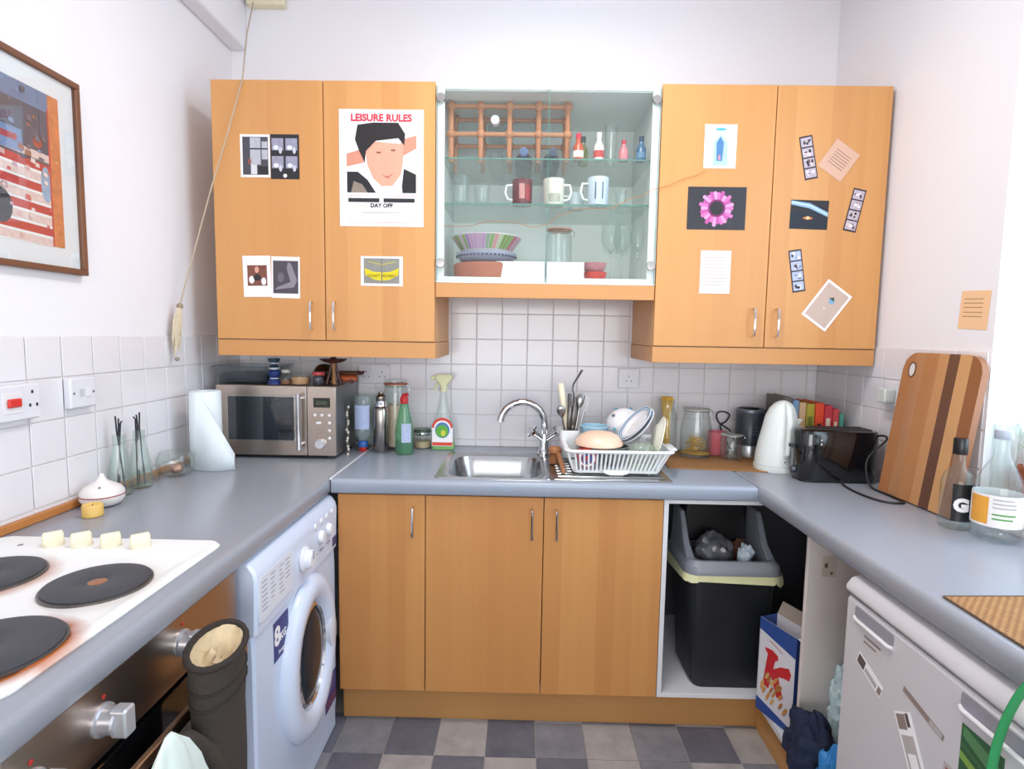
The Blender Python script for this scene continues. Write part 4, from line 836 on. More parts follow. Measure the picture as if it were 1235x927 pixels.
# crockery in the rack
def plate(name, label, c, r, nrm, mats, cat='plate', prof=None, group=None):
    q = Vector((0, 0, 1)).rotation_difference(Vector(nrm).normalized()).to_matrix().to_4x4()
    t = thing(name, label, cat, c, group)
    pr_ = prof or [(.0, .004), (r*.62, .004), (r*.70, .012), (r, .020), (r, .017), (r*.70, .008), (r*.6, 0), (0, 0)]
    k = B(); k.T = Matrix.Translation(c) @ q; k.lathe(pr_, seg=34, caps=(0, 0)); build('dish', k, mats[0], t, ang=50)
    for (r0, r1, z, m) in mats[1:]:
        k = B(); k.T = Matrix.Translation(c) @ q; k.lathe([(r0, z), (r1, z+.0012), (r1, z+.0006), (r0, z-.0006)], seg=34, caps=(0, 0)); build('painted_band', k, m, t)
    return t
cw = M('f0f0f2', .2, var=.02); bb_ = M('5a93bd', .4)
plate('peach_bowl', 'peach bowl turned upside down on top of the dish rack', (.297, 2.066, .997), .088, (0, 0, 1), [M('f3cfb4', .3, var=.02)], 'bowl', [(.086, 0), (.089, .003), (.087, .014), (.072, .034), (.046, .046), (.02, .050), (0, .051)])
plate('grey_bowl', 'grey bowl standing inside the dish rack under the peach bowl', (.352, 2.075, RZ+.018), .05, (0, 0, 1), [M('7d8683', .3, var=.1)], 'bowl', [(.03, 0), (.052, .030), (.056, .066), (.053, .066), (.049, .03), (.028, .005), (0, .005)])
plate('blue_tub', 'light blue plastic tub at the back of the dish rack', (.296, 2.196, RZ+.022), .06, (0, 0, 1), [M('a9d2e6', .35)], 'tub', [(.042, 0), (.052, .11), (.055, .112), (.055, .118), (.050, .118), (.039, .006), (0, .005)])
nP = Vector((-.74, -.10, .66)).normalized(); cP = Vector((.446, 2.086, 1.062))
plate('striped_plate', 'white plate with double blue rim stripes leaning over the peach bowl', cP+nP*.004, .082, nP, [cw, (.067, .070, .0159, bb_), (.074, .079, .0183, bb_)])
plate('striped_plate', 'white plate with a single blue rim stripe under the double-striped plate', cP-nP*.010, .084, nP, [cw, (.072, .078, .0171, bb_)])
nF = Vector((.05, -.66, .75)).normalized(); cF = Vector((.424, 2.250, 1.038))
fbw = plate('floral_bowl', 'white bowl with blue flower spots tilted in the dish rack', cF, .07, nF, [cw], 'bowl', [(.074, -.02), (.076, -.016), (.072, .02), (.056, .048), (.034, .062), (0, .064)])
q = Vector((0, 0, 1)).rotation_difference(nF).to_matrix().to_4x4()
for i in range(7):
    a = i*2*pi/7+.3; k = B(); k.T = Matrix.Translation(cF) @ q; rr_, zz = ((.066, .032), (.053, .051))[i % 2]; k.sph((rr_*math.cos(a), rr_*math.sin(a), zz), (.0085, .0085, .0035), 8, 6); build('flower_spot', k, M('5f9db5', .4) if i % 3 else M('6b6f7a', .4), fbw)
plate('cream_plate', 'cream plate standing on edge at the end of the dish rack', (.502, 2.085, 1.022), .086, (.968, -.1, -.23), [M('ecead8', .25, var=.02)])
plate('clear_glass_bowl', 'clear glass bowl upside down in the dish rack', (.447, 2.024, RZ+.018), .05, (0, 0, 1), [GLASS('milky_glass', 'f0f5ee', .3, bodycol=(.75, .8, .72))], 'bowl', [(.050, 0), (.052, .004), (.051, .05), (.042, .078), (.022, .090), (0, .092)])
plate('red_mug', 'red and blue patterned mug lying in the front of the dish rack', (.245, 2.04, RZ+.054), .034, (0, -1, 0), [M('b3382f', .35, var=.1), (.010, .019, .0605, M('3a4f8f', .4)), (.023, .029, .060, cw)], 'mug', [(.033, -.03), (.034, .055), (.033, .059), (0, .060)])
# washing-up brush on the drainer
wb = thing('wooden_brush', 'wooden washing-up brush leaning beside the dish rack', 'brush', (.155, 2.02, .909))
bw_ = WOOD('brush_wood', '9b5f3a', 'b57a4e', axis='x', stave=.1, along='y')
build('handle', B().tube([(.160, 1.955, .918), (.158, 2.03, .930), (.150, 2.11, .948)], [.007, .010, .008], 10), bw_, wb)
build('head', B().lathe([(.020, 0), (.026, .006), (.026, .018), (.018, .026), (0, .027)], (.140, 2.135, .946), 18), bw_, wb)
build('bristles', B().lathe([(.024, 0), (.021, .036)], (.140, 2.135, .9092), 18), M('8a5a34', .9, var=.3, scale=200, bump=1), wb)

# ================================================================== BACK WORKTOP, RIGHT OF THE SINK
cane = M('b98a58', .8, var=.22, scale=160, bump=.5, stretch=(1, .25, 1))
def weave(name, ca, cb, s_):
    m, t, p = nt(name); L = t.links.new
    tc = N(t, 'ShaderNodeTexCoord'); mp = N(t, 'ShaderNodeMapping'); mp.inputs['Scale'].default_value = (s_, s_, s_); L(tc.outputs['Object'], mp.inputs[0])
    ck = N(t, 'ShaderNodeTexChecker'); ck.inputs['Scale'].default_value = 1; ck.inputs['Color1'].default_value = lin(ca); ck.inputs['Color2'].default_value = lin(cb); L(mp.outputs[0], ck.inputs[0])
    nz = N(t, 'ShaderNodeTexNoise'); nz.inputs['Scale'].default_value = 60; L(tc.outputs['Object'], nz.inputs[0])
    hs = N(t, 'ShaderNodeHueSaturation'); mr = N(t, 'ShaderNodeMapRange'); mr.inputs[3].default_value = .8; mr.inputs[4].default_value = 1.2; L(nz.outputs[0], mr.inputs[0]); L(mr.outputs[0], hs.inputs['Value'])
    L(ck.outputs[0], hs.inputs['Color']); L(hs.outputs[0], p.inputs['Base Color']); p.inputs['Roughness'].default_value = .8
    b_ = N(t, 'ShaderNodeBump'); b_.inputs['Strength'].default_value = .5; b_.inputs['Distance'].default_value = .001; L(ck.outputs['Fac'], b_.inputs['Height']); L(b_.outputs[0], p.inputs['Normal']); return m
straw = weave('woven_straw', 'ac7e4d', '875c32', 130)
def pmat(label, quad, mat, edge):
    cx = sum(p[0] for p in quad)/4; cy = sum(p[1] for p in quad)/4; t = thing('placemat', label, 'placemat', (cx, cy, W0))
    build('weave', B().loft([[(x, y, W0) for x, y in quad], [(x, y, W0+.003) for x, y in quad]]), mat, t)
    for i in range(4): build('edge_binding', B().tube([(quad[i][0], quad[i][1], W0+.0022), (quad[(i+1) % 4][0], quad[(i+1) % 4][1], W0+.0022)], .0022, 6), edge, t)
    return t
pmat('woven straw placemat under the jars beside the dish rack', [(.572, 2.118), (.938, 2.080), (.985, 2.40), (.60, 2.452)], straw, M('a87443', .8))
pmat('woven straw placemat on the worktop above the fridge', [(.832, .74), (1.20, .76), (1.21, 1.09), (.836, 1.072)], straw, M('5d4630', .8))
Z1 = W0+.0036
t = thing('spaghetti_jar', 'tall glass jar of yellow spaghetti beside the dish rack', 'jar', (.632, 2.400, Z1))
c = (.632, 2.400, Z1)
build('glass', B().lathe([(.040, 0), (.044, .004), (.044, .165), (.034, .185), (.030, .195), (.034, .23), (.032, .23), (.028, .195), (.032, .183), (.041, .163), (.041, .01), (0, .008)], c, 26, (1, 0)), clear, t, ang=50)
for i in range(26):
    a = i*2.4; r0, r1 = .018*math.sqrt((i+.5)/26), .027*math.sqrt((i+.5)/26)
    build('spaghetti_strand', B().tube([(c[0]+r0*math.cos(a), c[1]+r0*math.sin(a), c[2]+.010), (c[0]+r0*.9*math.cos(a+.3), c[1]+r0*.9*math.sin(a+.3), c[2]+.16), (c[0]+r1*math.cos(a+.4), c[1]+r1*math.sin(a+.4), c[2]+.240)], .0026, 5), M('ecbd45', .6, var=.1), t)
pm = M('d7a935', .6, var=.12)
kj = clip_jar('wide clip-top jar a third full of yellow pasta twists', (.742, 2.345, Z1), .064, .212, .06, 'd2a33a', 'c4c8bd', mat=clear, nk=.76, sh=.55)
random.seed(11)
for i in range(34):
    a = random.uniform(0, 6.28); h = random.uniform(0, 1); r_ = random.uniform(0, .050)*(1-.6*h); z = Z1+.020+h*.055; th = random.uniform(0, pi)
    b = B(); b.T = Matrix.Translation((.742+r_*math.cos(a), 2.345+r_*math.sin(a), z)) @ Matrix.Rotation(th, 4, 'Z') @ Matrix.Rotation(random.uniform(-.6, .6), 4, 'X')
    b.loft([[(-.013, -.008, 0), (-.013, .008, 0), (-.013, .008, .002), (-.013, -.008, .002)], [(0, -.003, 0), (0, .003, 0), (0, .003, .004), (0, -.003, .004)], [(.013, -.008, 0), (.013, .008, 0), (.013, .008, .002), (.013, -.008, .002)]]); build('pasta_bow', b, pm, kj)
t = thing('pink_mug', 'plain pink mug behind the small empty jar', 'mug', (.845, 2.385, Z1)); pk = M('d9707c', .35, var=.02)
build('cup', B().lathe([(.037, 0), (.040, .004), (.041, .095), (.039, .097), (.037, .093), (.036, .01), (0, .008)], (.845, 2.385, Z1), 26, (1, 0)), pk, t)
build('handle', B().tube([(.845, 2.385+.040, Z1+.078), (.845, 2.385+.060, Z1+.070), (.845, 2.385+.062, Z1+.045), (.845, 2.385+.040, Z1+.022)], .0055, 8), pk, t)
clip_jar('small empty clip-top jar in front of the pink mug', (.872, 2.290, Z1), .044, .108, 0, 'ffffff', 'c9c9c0', mat=clear)
# coffee grinder
c = (.978, 2.372, W0); t = thing('coffee_grinder', 'dark cylindrical coffee grinder with silver base behind the kettle', 'grinder', (c[0], c[1], W0))
build('base', B().lathe([(.056, 0), (.060, .004), (.060, .045), (.058, .052)], c, 30), M('b9babd', .28, .9), t)
build('body', B().lathe([(.058, .048), (.058, .185), (.056, .188)], c, 30), M('39404a', .3, var=.05), t)
build('rim', B().lathe([(.059, .188), (.060, .194), (.058, .202), (.052, .204), (.050, .196), (0, .194)], c, 30), M('6d737c', .3, .5), t)
build('lid_grip', B().rbox(c[0]-.03, c[0]+.03, c[1]-.008, c[1]+.008, W0+.195, W0+.208, .005, .003), black, t)
for i in range(3): build('print_line', B().box(c[0]-.012+.004*i, c[0]+.012, c[1]-.0592, c[1]-.0586, W0+.10+.014*i, W0+.103+.014*i), M('6d737c', .5), t)
b = B(); b.tube(cr([(.925, 2.40, W0+.06), (.912, 2.425, W0+.10), (.872, 2.445, W0+.13), (.862, 2.45, W0+.165), (.885, 2.452, W0+.178), (.918, 2.452, W0+.165), (.905, 2.452, W0+.135), (.88, 2.45, W0+.115), (.90, 2.45, W0+.07), (.93, 2.448, W0+.01), (.96, 2.446, W0+.004)]), .0032, 8); build('cable', b, dark, t)
# kettle
c = Vector((.985, 2.135, W0)); t = thing('kettle', 'white plastic jug kettle between the grinder and the black toaster', 'kettle', c)
kw = M('e4eae6', .3, var=.01)
def kring(z, rx, ry, dx=0, n=28): return [(c.x+dx+rx*math.cos(2*pi*j/n), c.y+ry*math.sin(2*pi*j/n), W0+z) for j in range(n)]
build('base', B().loft([kring(0, .079, .074), kring(.004, .081, .076), kring(.022, .080, .075)]), kw, t)
build('body', B().loft([kring(.023, .078, .073), kring(.06, .076, .071), kring(.11, .070, .066, .003), kring(.16, .062, .060, .007), kring(.205, .056, .054, .010), kring(.235, .045, .045, .013), kring(.253, .032, .033, .015), kring(.263, .017, .018, .016), kring(.266, .006, .007, .016)]), kw, t, ang=60)
build('handle', B().tube([(c.x+.002, c.y-.060, W0+.055), (c.x+.003, c.y-.083, W0+.075), (c.x+.006, c.y-.083, W0+.13), (c.x+.011, c.y-.072, W0+.19), (c.x+.016, c.y-.048, W0+.238), (c.x+.018, c.y-.02, W0+.256)], [.012, .0125, .0125, .013, .014, .010], 12, flat=.8), M('dde5e0', .3), t)
build('spout', B().loft([[(c.x+.040, c.y-.018, W0+.205), (c.x+.040, c.y+.018, W0+.205), (c.x+.052, c.y+.014, W0+.15), (c.x+.052, c.y-.014, W0+.15)], [(c.x+.088, c.y-.008, W0+.195), (c.x+.088, c.y+.008, W0+.195), (c.x+.080, c.y+.007, W0+.18), (c.x+.080, c.y-.007, W0+.18)]]), kw, t)
disc_ = B(); disc_.T = Matrix.Translation((c.x, c.y-.0755, W0+.014)) @ Matrix.Rotation(pi/2, 4, 'X'); disc_.lathe([(.008, -.002), (.008, .003), (0, .004)], seg=16); build('switch', disc_, kw, t)
build('indicator', B().sph((c.x+.001, c.y-.0725, W0+.043), (.003, .002, .003), 8, 6), dark, t)
build('water_gauge', B().rbox(c.x+.030, c.x+.046, c.y-.064, c.y-.052, W0+.06, W0+.15, .004, .002), GLASS('gauge', 'dfe6e8', .5, bodycol=(.6, .68, .75)), t)
# toaster
t = thing('toaster', 'glossy black two-slot toaster in front of the books', 'toaster', (1.112, 2.0, W0)); tb = M('0d0d10', .12, var=.05, coat=.6)
TX0, TX1, TY0, TY1 = .985, 1.258, 1.935, 2.052
build('shell', B().loft([ring(TX0+.004, TX1-.004, TY0+.004, TY1-.004, .035, W0+.008, 6), ring(TX0, TX1, TY0, TY1, .038, W0+.016, 6), ring(TX0, TX1, TY0, TY1, .038, W0+.168, 6), ring(TX0+.004, TX1-.004, TY0+.004, TY1-.004, .034, W0+.180, 6), ring(TX0+.014, TX1-.014, TY0+.012, TY1-.012, .028, W0+.184, 6)]), tb, t)
build('base', B().loft([ring(TX0+.008, TX1-.008, TY0+.008, TY1-.008, .03, W0, 6), ring(TX0+.008, TX1-.008, TY0+.008, TY1-.008, .03, W0+.008, 6)]), dark, t)
build('top_plate', B().rbox(TX0+.045, TX1-.025, TY0+.020, TY1-.020, W0+.184, W0+.187, .008, .001), M('4a4643', .3, .7), t)
for y in (TY0+.042, TY1-.042): build('slot', B().rbox(TX0+.055, TX1-.035, y-.010, y+.010, W0+.187, W0+.1876, .004, .0002), M('050505', .8), t)
lv = build('lever', B().rbox(TX0-.020, TX0, 1.984, 2.004, W0+.115, W0+.128, .004, .002), M('30343a', .3), t)
build('lever_track', B().box(TX0-.0008, TX0+.002, 1.990, 1.997, W0+.05, W0+.15), M('30343a', .5), t)
k = B(); k.T = Matrix.Translation((TX0+.0005, 1.993, W0+.036)) @ Matrix.Rotation(-pi/2, 4, 'Y'); k.lathe([(.013, 0), (.012, .012), (0, .013)], seg=18); build('browning_knob', k, M('6d7076', .3, .8), t)
build('chrome_trim', B().tube([(TX0+.055, TY0-.0006, W0+.02), (TX0+.055, TY0-.0006, W0+.166)], .0016, 6), M('5d5f66', .2, 1), t)
for i in range(2): build('button', B().sph((TX0+.062, TY0-.0005, W0+.150-.014*i), (.004, .002, .004), 10, 6), chrome, t)
b = B(); b.tube(cr([(1.255, 1.995, W0+.155), (1.2685, 1.955, W0+.168), (1.262, 1.925, W0+.160), (1.228, 1.920, W0+.128), (1.196, 1.918, W0+.092), (1.188, 1.905, W0+.045), (1.186, 1.87, W0+.008), (1.19, 1.78, W0+.004), (1.185, 1.705, W0+.004), (1.13, 1.712, W0+.004), (1.105, 1.79, W0+.004), (1.11, 1.89, W0+.004), (1.12, 1.930, W0+.010)]), .0035, 8); build('power_cord', b, dark, t)
# books in the corner
bk = [('6d675f', 'tall grey-brown hardback at the end of the book row behind the kettle', .030, .268), ('7ea3c8', 'pale blue paperback beside the grey hardback', .022, .258), ('d8b48a', 'tan paperback in the book row behind the kettle', .024, .250), ('b4a63a', 'mustard green book in the book row', .030, .246), ('e8502a', 'bright orange book with black spine lettering behind the toaster', .032, .250), ('c93a48', 'crimson book beside the orange one', .028, .242), ('c9474a', 'slim red and white book in the book row', .022, .230), ('4f9a8a', 'thin teal book at the wall end of the book row', .014, .212)]
x = 1.048
for i, (col, lb, th, h) in enumerate(bk):
    t = thing('book', lb, 'book', (x+th/2, 2.31, W0), 'row of books in the worktop corner'); y0 = 2.225-.006*i; y1 = y0+.165
    cm = M(col, .5, var=.06)
    build('cover', B().box(x, x+.0025, y0, y1, W0, W0+h).box(x+th-.0025, x+th, y0, y1, W0, W0+h).box(x+.0025, x+th-.0025, y0, y0+.0025, W0, W0+h), cm, t)
    build('pages', B().box(x+.0027, x+th-.0027, y0+.0027, y1-.003, W0+.003, W0+h-.004), M('e5ddc9', .8, var=.05), t)
    if i == 4:
        for k_ in range(4): build('spine_print', B().box(x+.008, x+th-.008, y0-.0004, y0, W0+.09+.022*k_, W0+.104+.022*k_), dark, t)
    elif i in (3, 5, 6): build('spine_print', B().box(x+.006, x+th-.006, y0-.0004, y0, W0+.07, W0+h-.05), M('e8d9c0' if i != 3 else '6f7a2a', .6), t)
    x += th+.0012

# ================================================================== RIGHT WORKTOP
# chopping board
t = thing('chopping_board', 'large striped wooden chopping board leaning on the right wall', 'chopping board', (1.23, 1.70, W0))
e0, e1 = Vector((1.216, 1.852, W0+.0015)), Vector((1.229, 1.552, W0+.0015))
Ub = (e1-e0).normalized(); wd = (e1-e0).length; up0 = Vector((.060, .0, .455)); up0 -= Ub*up0.dot(Ub); Vb = up0.normalized(); hh = .462; Nb = Ub.cross(Vb)
cols = ['b57d50', '8d5334', 'c28c5c', 'b47a4c', '5d3a2a', 'c8955f', '8a5a3a']; ws = [.15, .13, .19, .12, .13, .14, .14]; u = 0
rc = .055
def bh(u_):                                                # rounded top corners
    d = min(u_, wd-u_)
    return hh if d >= rc else hh-rc+math.sqrt(max(rc*rc-(rc-d)**2, 0))
for i, (cl, ww) in enumerate(zip(cols, ws)):
    u0, u1 = u*wd, (u+ww)*wd-.0003; u += ww; n = 8; poly = [(u0, 0), (u1, 0)]+[(u1-(u1-u0)*j/n, bh(u1-(u1-u0)*j/n)) for j in range(n+1)]
    wm_ = WOOD('board_wood_%d' % i, cl, {'5d3a2a': '74503c'}.get(cl, '9c6238' if i % 2 == 0 else 'd0a070'), axis='x', stave=.5, along='z', contrast=.5, lat=22)
    build('plank', B().prism(poly, e0, Ub, Vb, .020), wm_, t, bevel=.0006)
hc = e0+Ub*.042+Vb*(hh-.055)+Nb*.0203
b = B(); b.prism(ell(0, 0, .014, .023, 20), hc, Ub, Vb, .0004); build('hang_hole', b, M('d9d2cc', .7), t)
b = B(); b.tube([hc+Ub*.014*math.cos(2*pi*j/20)+Vb*.023*math.sin(2*pi*j/20) for j in range(20)], .0022, 6, closed=True); build('hole_edge', b, M('5a3524', .5), t)
# gin bottle
c = (1.180, 1.500, W0); t = thing('gin_bottle', 'clear spirit bottle with black cap and white G label', 'bottle', c)
build('glass', B().lathe([(.034, 0), (.037, .005), (.037, .125), (.030, .148), (.015, .165), (.0135, .205), (.0135, .21)], c, 26, (1, 1)), GLASS('gin_glass', 'f4f9f7', .03), t, ang=50)
build('cap', B().lathe([(.016, .200), (.0165, .202), (.0165, .240), (.015, .243), (0, .243)], c, 20), black, t)
lb = build('label', B().loft([[(c[0]+.0378*math.sin(a), c[1]-.0378*math.cos(a), W0+z) for a in [-.9+.18*i for i in range(10)]] for z in (.025, .125)], (0, 0), closed=False), black, t)
n_ = Vector((-.35, -.94, 0)).normalized(); ul = Vector((-n_.y, n_.x, 0)); text('G', .045, Vector((c[0], c[1], W0+.068))+n_*.0382, ul, ZU, paper, lb, bold=.003)
# plastic water bottle
c = (1.214, 1.410, W0); t = thing('plastic_bottle', 'clear plastic drink bottle with yellow and white label', 'bottle', c)
pp = GLASS('pet_plastic', 'f8fbfb', .025)
build('body', B().lathe([(.032, .004), (.038, 0), (.050, .010), (.052, .03), (.052, .125), (.048, .15), (.032, .185), (.017, .215), (.0145, .235), (.0145, .262)], c, 28, (1, 1)), pp, t, ang=50)
build('cap', B().lathe([(.018, .258), (.019, .260), (.019, .278), (.017, .281), (0, .281)], c, 20), M('aab4c2', .35), t)
lbl = build('label', B().lathe([(.0524, .042), (.0526, .042), (.0526, .122), (.0524, .122)], c, 36, (0, 0)), M('e9e6e4', .5), t)
a0 = -3.5
build('yellow_panel', B().loft([[(c[0]+.0529*math.cos(a0+.1*i), c[1]+.0529*math.sin(a0+.1*i), W0+z) for i in range(10)] for z in (.048, .116)], (0, 0), closed=False), M('e2a03a', .5, var=.08), lbl)
for z, cl, w_ in ((.062, '57a04a', 9), (.073, '57a04a', 10), (.090, 'b8b4bc', 10), (.100, 'b8b4bc', 10), (.110, 'b8b4bc', 9)):
    build('print_line', B().loft([[(c[0]+.0529*math.cos(a0+1.05+.1*i), c[1]+.0529*math.sin(a0+1.05+.1*i), W0+zz) for i in range(w_)] for zz in (z, z+.004)], (0, 0), closed=False), M(cl, .5), lbl)
# on the window sill
SZ = WZ0+.0225
def lump(c, r, seed, amp, sc, seg=26, rg=18, flat=True):
    b = B(); b.sph((0, 0, 0), 1, seg, rg); V = []
    for p in b.v:
        v = Vector(p); k = 1+amp*noise.noise(v*sc+Vector((seed, seed*1.7, 0)))+amp*.5*noise.noise(v*sc*2.7+Vector((0, seed, 3)))
        q = Vector((v.x*r[0]*k, v.y*r[1]*k, v.z*r[2]*k)); q.z = max(q.z, -r[2]*.82) if flat else q.z; V.append((c[0]+q.x, c[1]+q.y, c[2]+q.z+r[2]*.82))
    b.v = V; return b
solid('lilac_cloth', lump((1.366, 1.425, SZ), (.048, .052, .075), 3.1, .35, 1.6), M('c9c4dc', .9, var=.12, scale=30, bump=.4), 'crumpled lilac cloth on the wooden window sill', 'cloth', ang=80)
solid('tall_glass_vase', B().lathe([(.026, 0), (.028, .003), (.030, .20), (.028, .20), (.025, .008), (0, .007)], (1.328, 1.536, SZ), 24, (1, 0)), clear, 'tall clear glass tumbler at the corner of the window sill', 'glass', ang=60)
pl = thing('potted_plant', 'small green pot plant on the window sill behind the cloth', 'plant', (1.425, 1.528, SZ))
build('pot', B().lathe([(.036, 0), (.048, .075), (.050, .076), (.050, .084), (.045, .084), (.042, .07), (0, .068)], (1.425, 1.528, SZ), 22, (1, 0)), M('b0603c', .7, var=.1), pl)
random.seed(5)
for i in range(16):
    a = i*2.4; h = .05+.10*random.random(); r_ = .02+.045*random.random(); p0 = Vector((1.425, 1.528, SZ+.07)); p2 = p0+Vector((r_*math.cos(a)*.9, r_*math.sin(a), h))
    d_ = (p2-p0); s_ = d_.cross(Vector((0, 0, 1))); s_ = s_.normalized()*.012 if s_.length > 1e-4 else Vector((.012, 0, 0)); m_ = p0.lerp(p2, .6)+Vector((0, 0, .01))
    build('leaf', B().loft([[p0-s_*.1, p0+s_*.1, p0+s_*.1+Vector((0, 0, .001)), p0-s_*.1+Vector((0, 0, .001))], [m_-s_, m_+s_, m_+s_+Vector((0, 0, .001)), m_-s_+Vector((0, 0, .001))], [p2-s_*.05, p2+s_*.05, p2+s_*.05+Vector((0, 0, .001)), p2-s_*.05+Vector((0, 0, .001))]]), M('8fb58c', .5, var=.1), pl)
sheet('sticky_note', 'orange handwritten note stuck on the right wall', 'note', (XR-.0008, 1.645, 1.490), .105, .110, [(M('b98f6a', .8), rect(-.04, .03, v, v+.003)) for v in (.03, .018, .006, -.008, -.02)], U=RU, base=M('f3c99b', .8, var=.03), rot=-.05)

# ================================================================== PRINTS ON THE CABINET DOORS
PY = UF-.0005
blk = M('26262a', .6, var=.1); dgr = M('4a4a52', .6, var=.3, scale=60); lgr = M('b9b9c2', .6, var=.2, scale=60); wht = paper
def at(x0, x1, z0, z1): return ((x0+x1)/2, PY, (z0+z1)/2), x1-x0, z1-z0
c, w_, h_ = at(-1.015, -.908, 1.945, 2.094)
sheet('postcard', 'black and white photograph of a window with white border on a beech door', 'photo', c, w_, h_, [(dgr, rect(-.045, .047, -.066, .066)), (lgr, rect(-.018, .020, -.030, .064)), (M('d6d6dc', .6, var=.1), rect(-.016, .006, -.064, -.030)), (lgr, rect(.024, .045, -.012, .050)), (blk, rect(-.018, .047, .022, .027)), (blk, rect(.008, .047, -.064, -.036)), (M('9c5148', .6), ell(-.020, -.020, .006, .010, 10))])
c, w_, h_ = at(-.906, -.803, 1.940, 2.095)
lay = []
for i in (0, 1):
    for j in (0, 1):
        u, v = -.026+.050*i, .034-.062*j
        lay += [(M('9a98ac', .6, var=.3, scale=80), rect(u-.021, u+.021, v-.024, v+.030)), (M('e0e0ea', .6), ell(u-.006, v-.002, .010, .008, 10)), (blk, rect(u-.021, u+.021, v-.026, v-.012)), (M('c9c9d4', .6), ell(u+.010, v-.012, .006, .012, 10))]
sheet('postcard', 'dark postcard of four booth pictures beside the window photograph', 'photo', c, w_, h_, lay+[(wht, ell(0, -.066, .007, .007, 10))], base=blk)
# film poster: generic stand-in picture
c, w_, h_ = at(-.659, -.357, 1.778, 2.184)
skin = M('e3a58c', .7, var=.06); skin2 = M('d4917a', .7, var=.06); hair = M('221d20', .6, var=.2); jkt = M('1d1d20', .5, var=.4, scale=40)
lay = [(skin2, [(-.125, .05), (-.06, .07), (-.06, .02), (-.125, .005)]), (skin2, [(.125, .115), (.07, .10), (.07, .04), (.125, .07)]), (jkt, [(-.124, -.085), (-.124, -.012), (-.085, -.012), (-.05, -.04), (-.02, -.085)]), (M('8e7f72', .5, var=.3), [(-.11, -.085), (-.10, -.045), (-.07, -.055), (-.05, -.085)]), (jkt, [(.124, -.085), (.124, -.02), (.08, .0), (.07, -.085)]),
       (M('ece9ee', .7), [(-.02, -.085), (-.01, -.06), (.03, -.055), (.07, -.03), (.075, -.085)]), (skin, [(-.058, .06), (-.05, .01), (-.03, -.035), (0, -.062), (.04, -.06), (.07, -.02), (.078, .03), (.078, .085), (-.05, .095)]), (hair, [(-.095, .10), (-.085, .15), (-.03, .158), (.06, .158), (.085, .12), (.082, .08), (.06, .105), (-.02, .095), (-.055, .06), (-.06, .02), (-.08, .06)]),
       (M('8c5248', .7), rect(-.018, -.002, .052, .058)), (M('8c5248', .7), rect(.034, .050, .060, .066)), (M('b4584e', .7), [(.0, -.022), (.022, -.028), (.046, -.014), (.022, -.034)]), (M('c8808e', .7), rect(-.125, .125, -.096, -.0945)), (M('8f8f96', .7), rect(-.07, .07, -.156, -.154)), (M('c8808e', .7), rect(-.12, .12, -.190, -.1885))]
po = sheet('poster', 'white poster with red headline and dark-haired portrait on a beech door', 'poster', c, w_, h_, lay)
OFF[po.name] = po.location.copy()
prd = M('cf3348', .6); NU = Vector(c)+Vector((0, -.0016, 0))
text('LEISURE RULES', .034, NU+Vector((0, 0, .173)), XU, ZU, prd, po, bold=.0012, squash=.98)
text('DAY OFF', .020, NU+Vector((0, 0, -.130)), XU, ZU, blk, po, bold=.0006)
for i in range(2): build('print_bar', B().box(c[0]-.12+.127*i, c[0]-.008+.127*i, PY-.0015, PY-.0009, c[2]-.118, c[2]-.104), blk, po)
c, w_, h_ = at(-1.016, -.914, 1.520, 1.668)
sheet('instant_photo', 'instant photo with red and white picture on the lower beech door', 'photo', c, w_, h_, [(M('7c4a3a', .6, var=.5, scale=70), rect(-.035, .037, -.034, .040)), (M('d9a08a', .6), ell(.0, .024, .008, .012, 10)), (wht, ell(-.02, -.012, .010, .014, 10)), (wht, ell(.024, -.018, .009, .014, 10)), (blk, ell(.0, -.004, .014, .012, 10))], rot=.02)
c, w_, h_ = at(-.912, -.808, 1.517, 1.666)
sheet('instant_photo', 'dark grey photo of a raised arm beside the instant photo', 'photo', c, w_, h_, [(M('4d4750', .6, var=.3, scale=30), rect(-.046, .046, -.058, .060)), (M('8d8690', .6), [(-.04, -.045), (.03, -.035), (.042, -.01), (.02, .05), (.008, .055), (.004, .03), (.018, -.015), (-.03, -.035)]), (M('6d6670', .6), ell(-.018, .0, .012, .018, 12))], rot=-.01)
c, w_, h_ = at(-.585, -.432, 1.566, 1.672)
yl = M('dccb1e', .6, var=.08); cdx = sheet('postcard', 'grey postcard with a yellow curved banner below the poster', 'postcard', c, w_, h_, [(M('8d8c84', .6, var=.15), rect(-.066, .064, -.044, .046)), (yl, [(-.062, .010), (-.03, -.002), (0, -.004), (.03, -.002), (.062, .012), (.060, -.014), (.03, -.030), (0, -.034), (-.03, -.030), (-.060, -.014)]), (M('b7ae5a', .6), [(-.05, .036), (0, .026), (.05, .036), (.05, .032), (0, .021), (-.05, .032)]), (M('77766e', .6), rect(-.002, .002, -.044, .046))])
OFF[cdx.name] = cdx.location.copy(); text("DON'T WORRY", .0155, Vector(c)+Vector((0, -.0016, -.017)), XU, ZU, M('8d8412', .6), cdx, squash=.95)
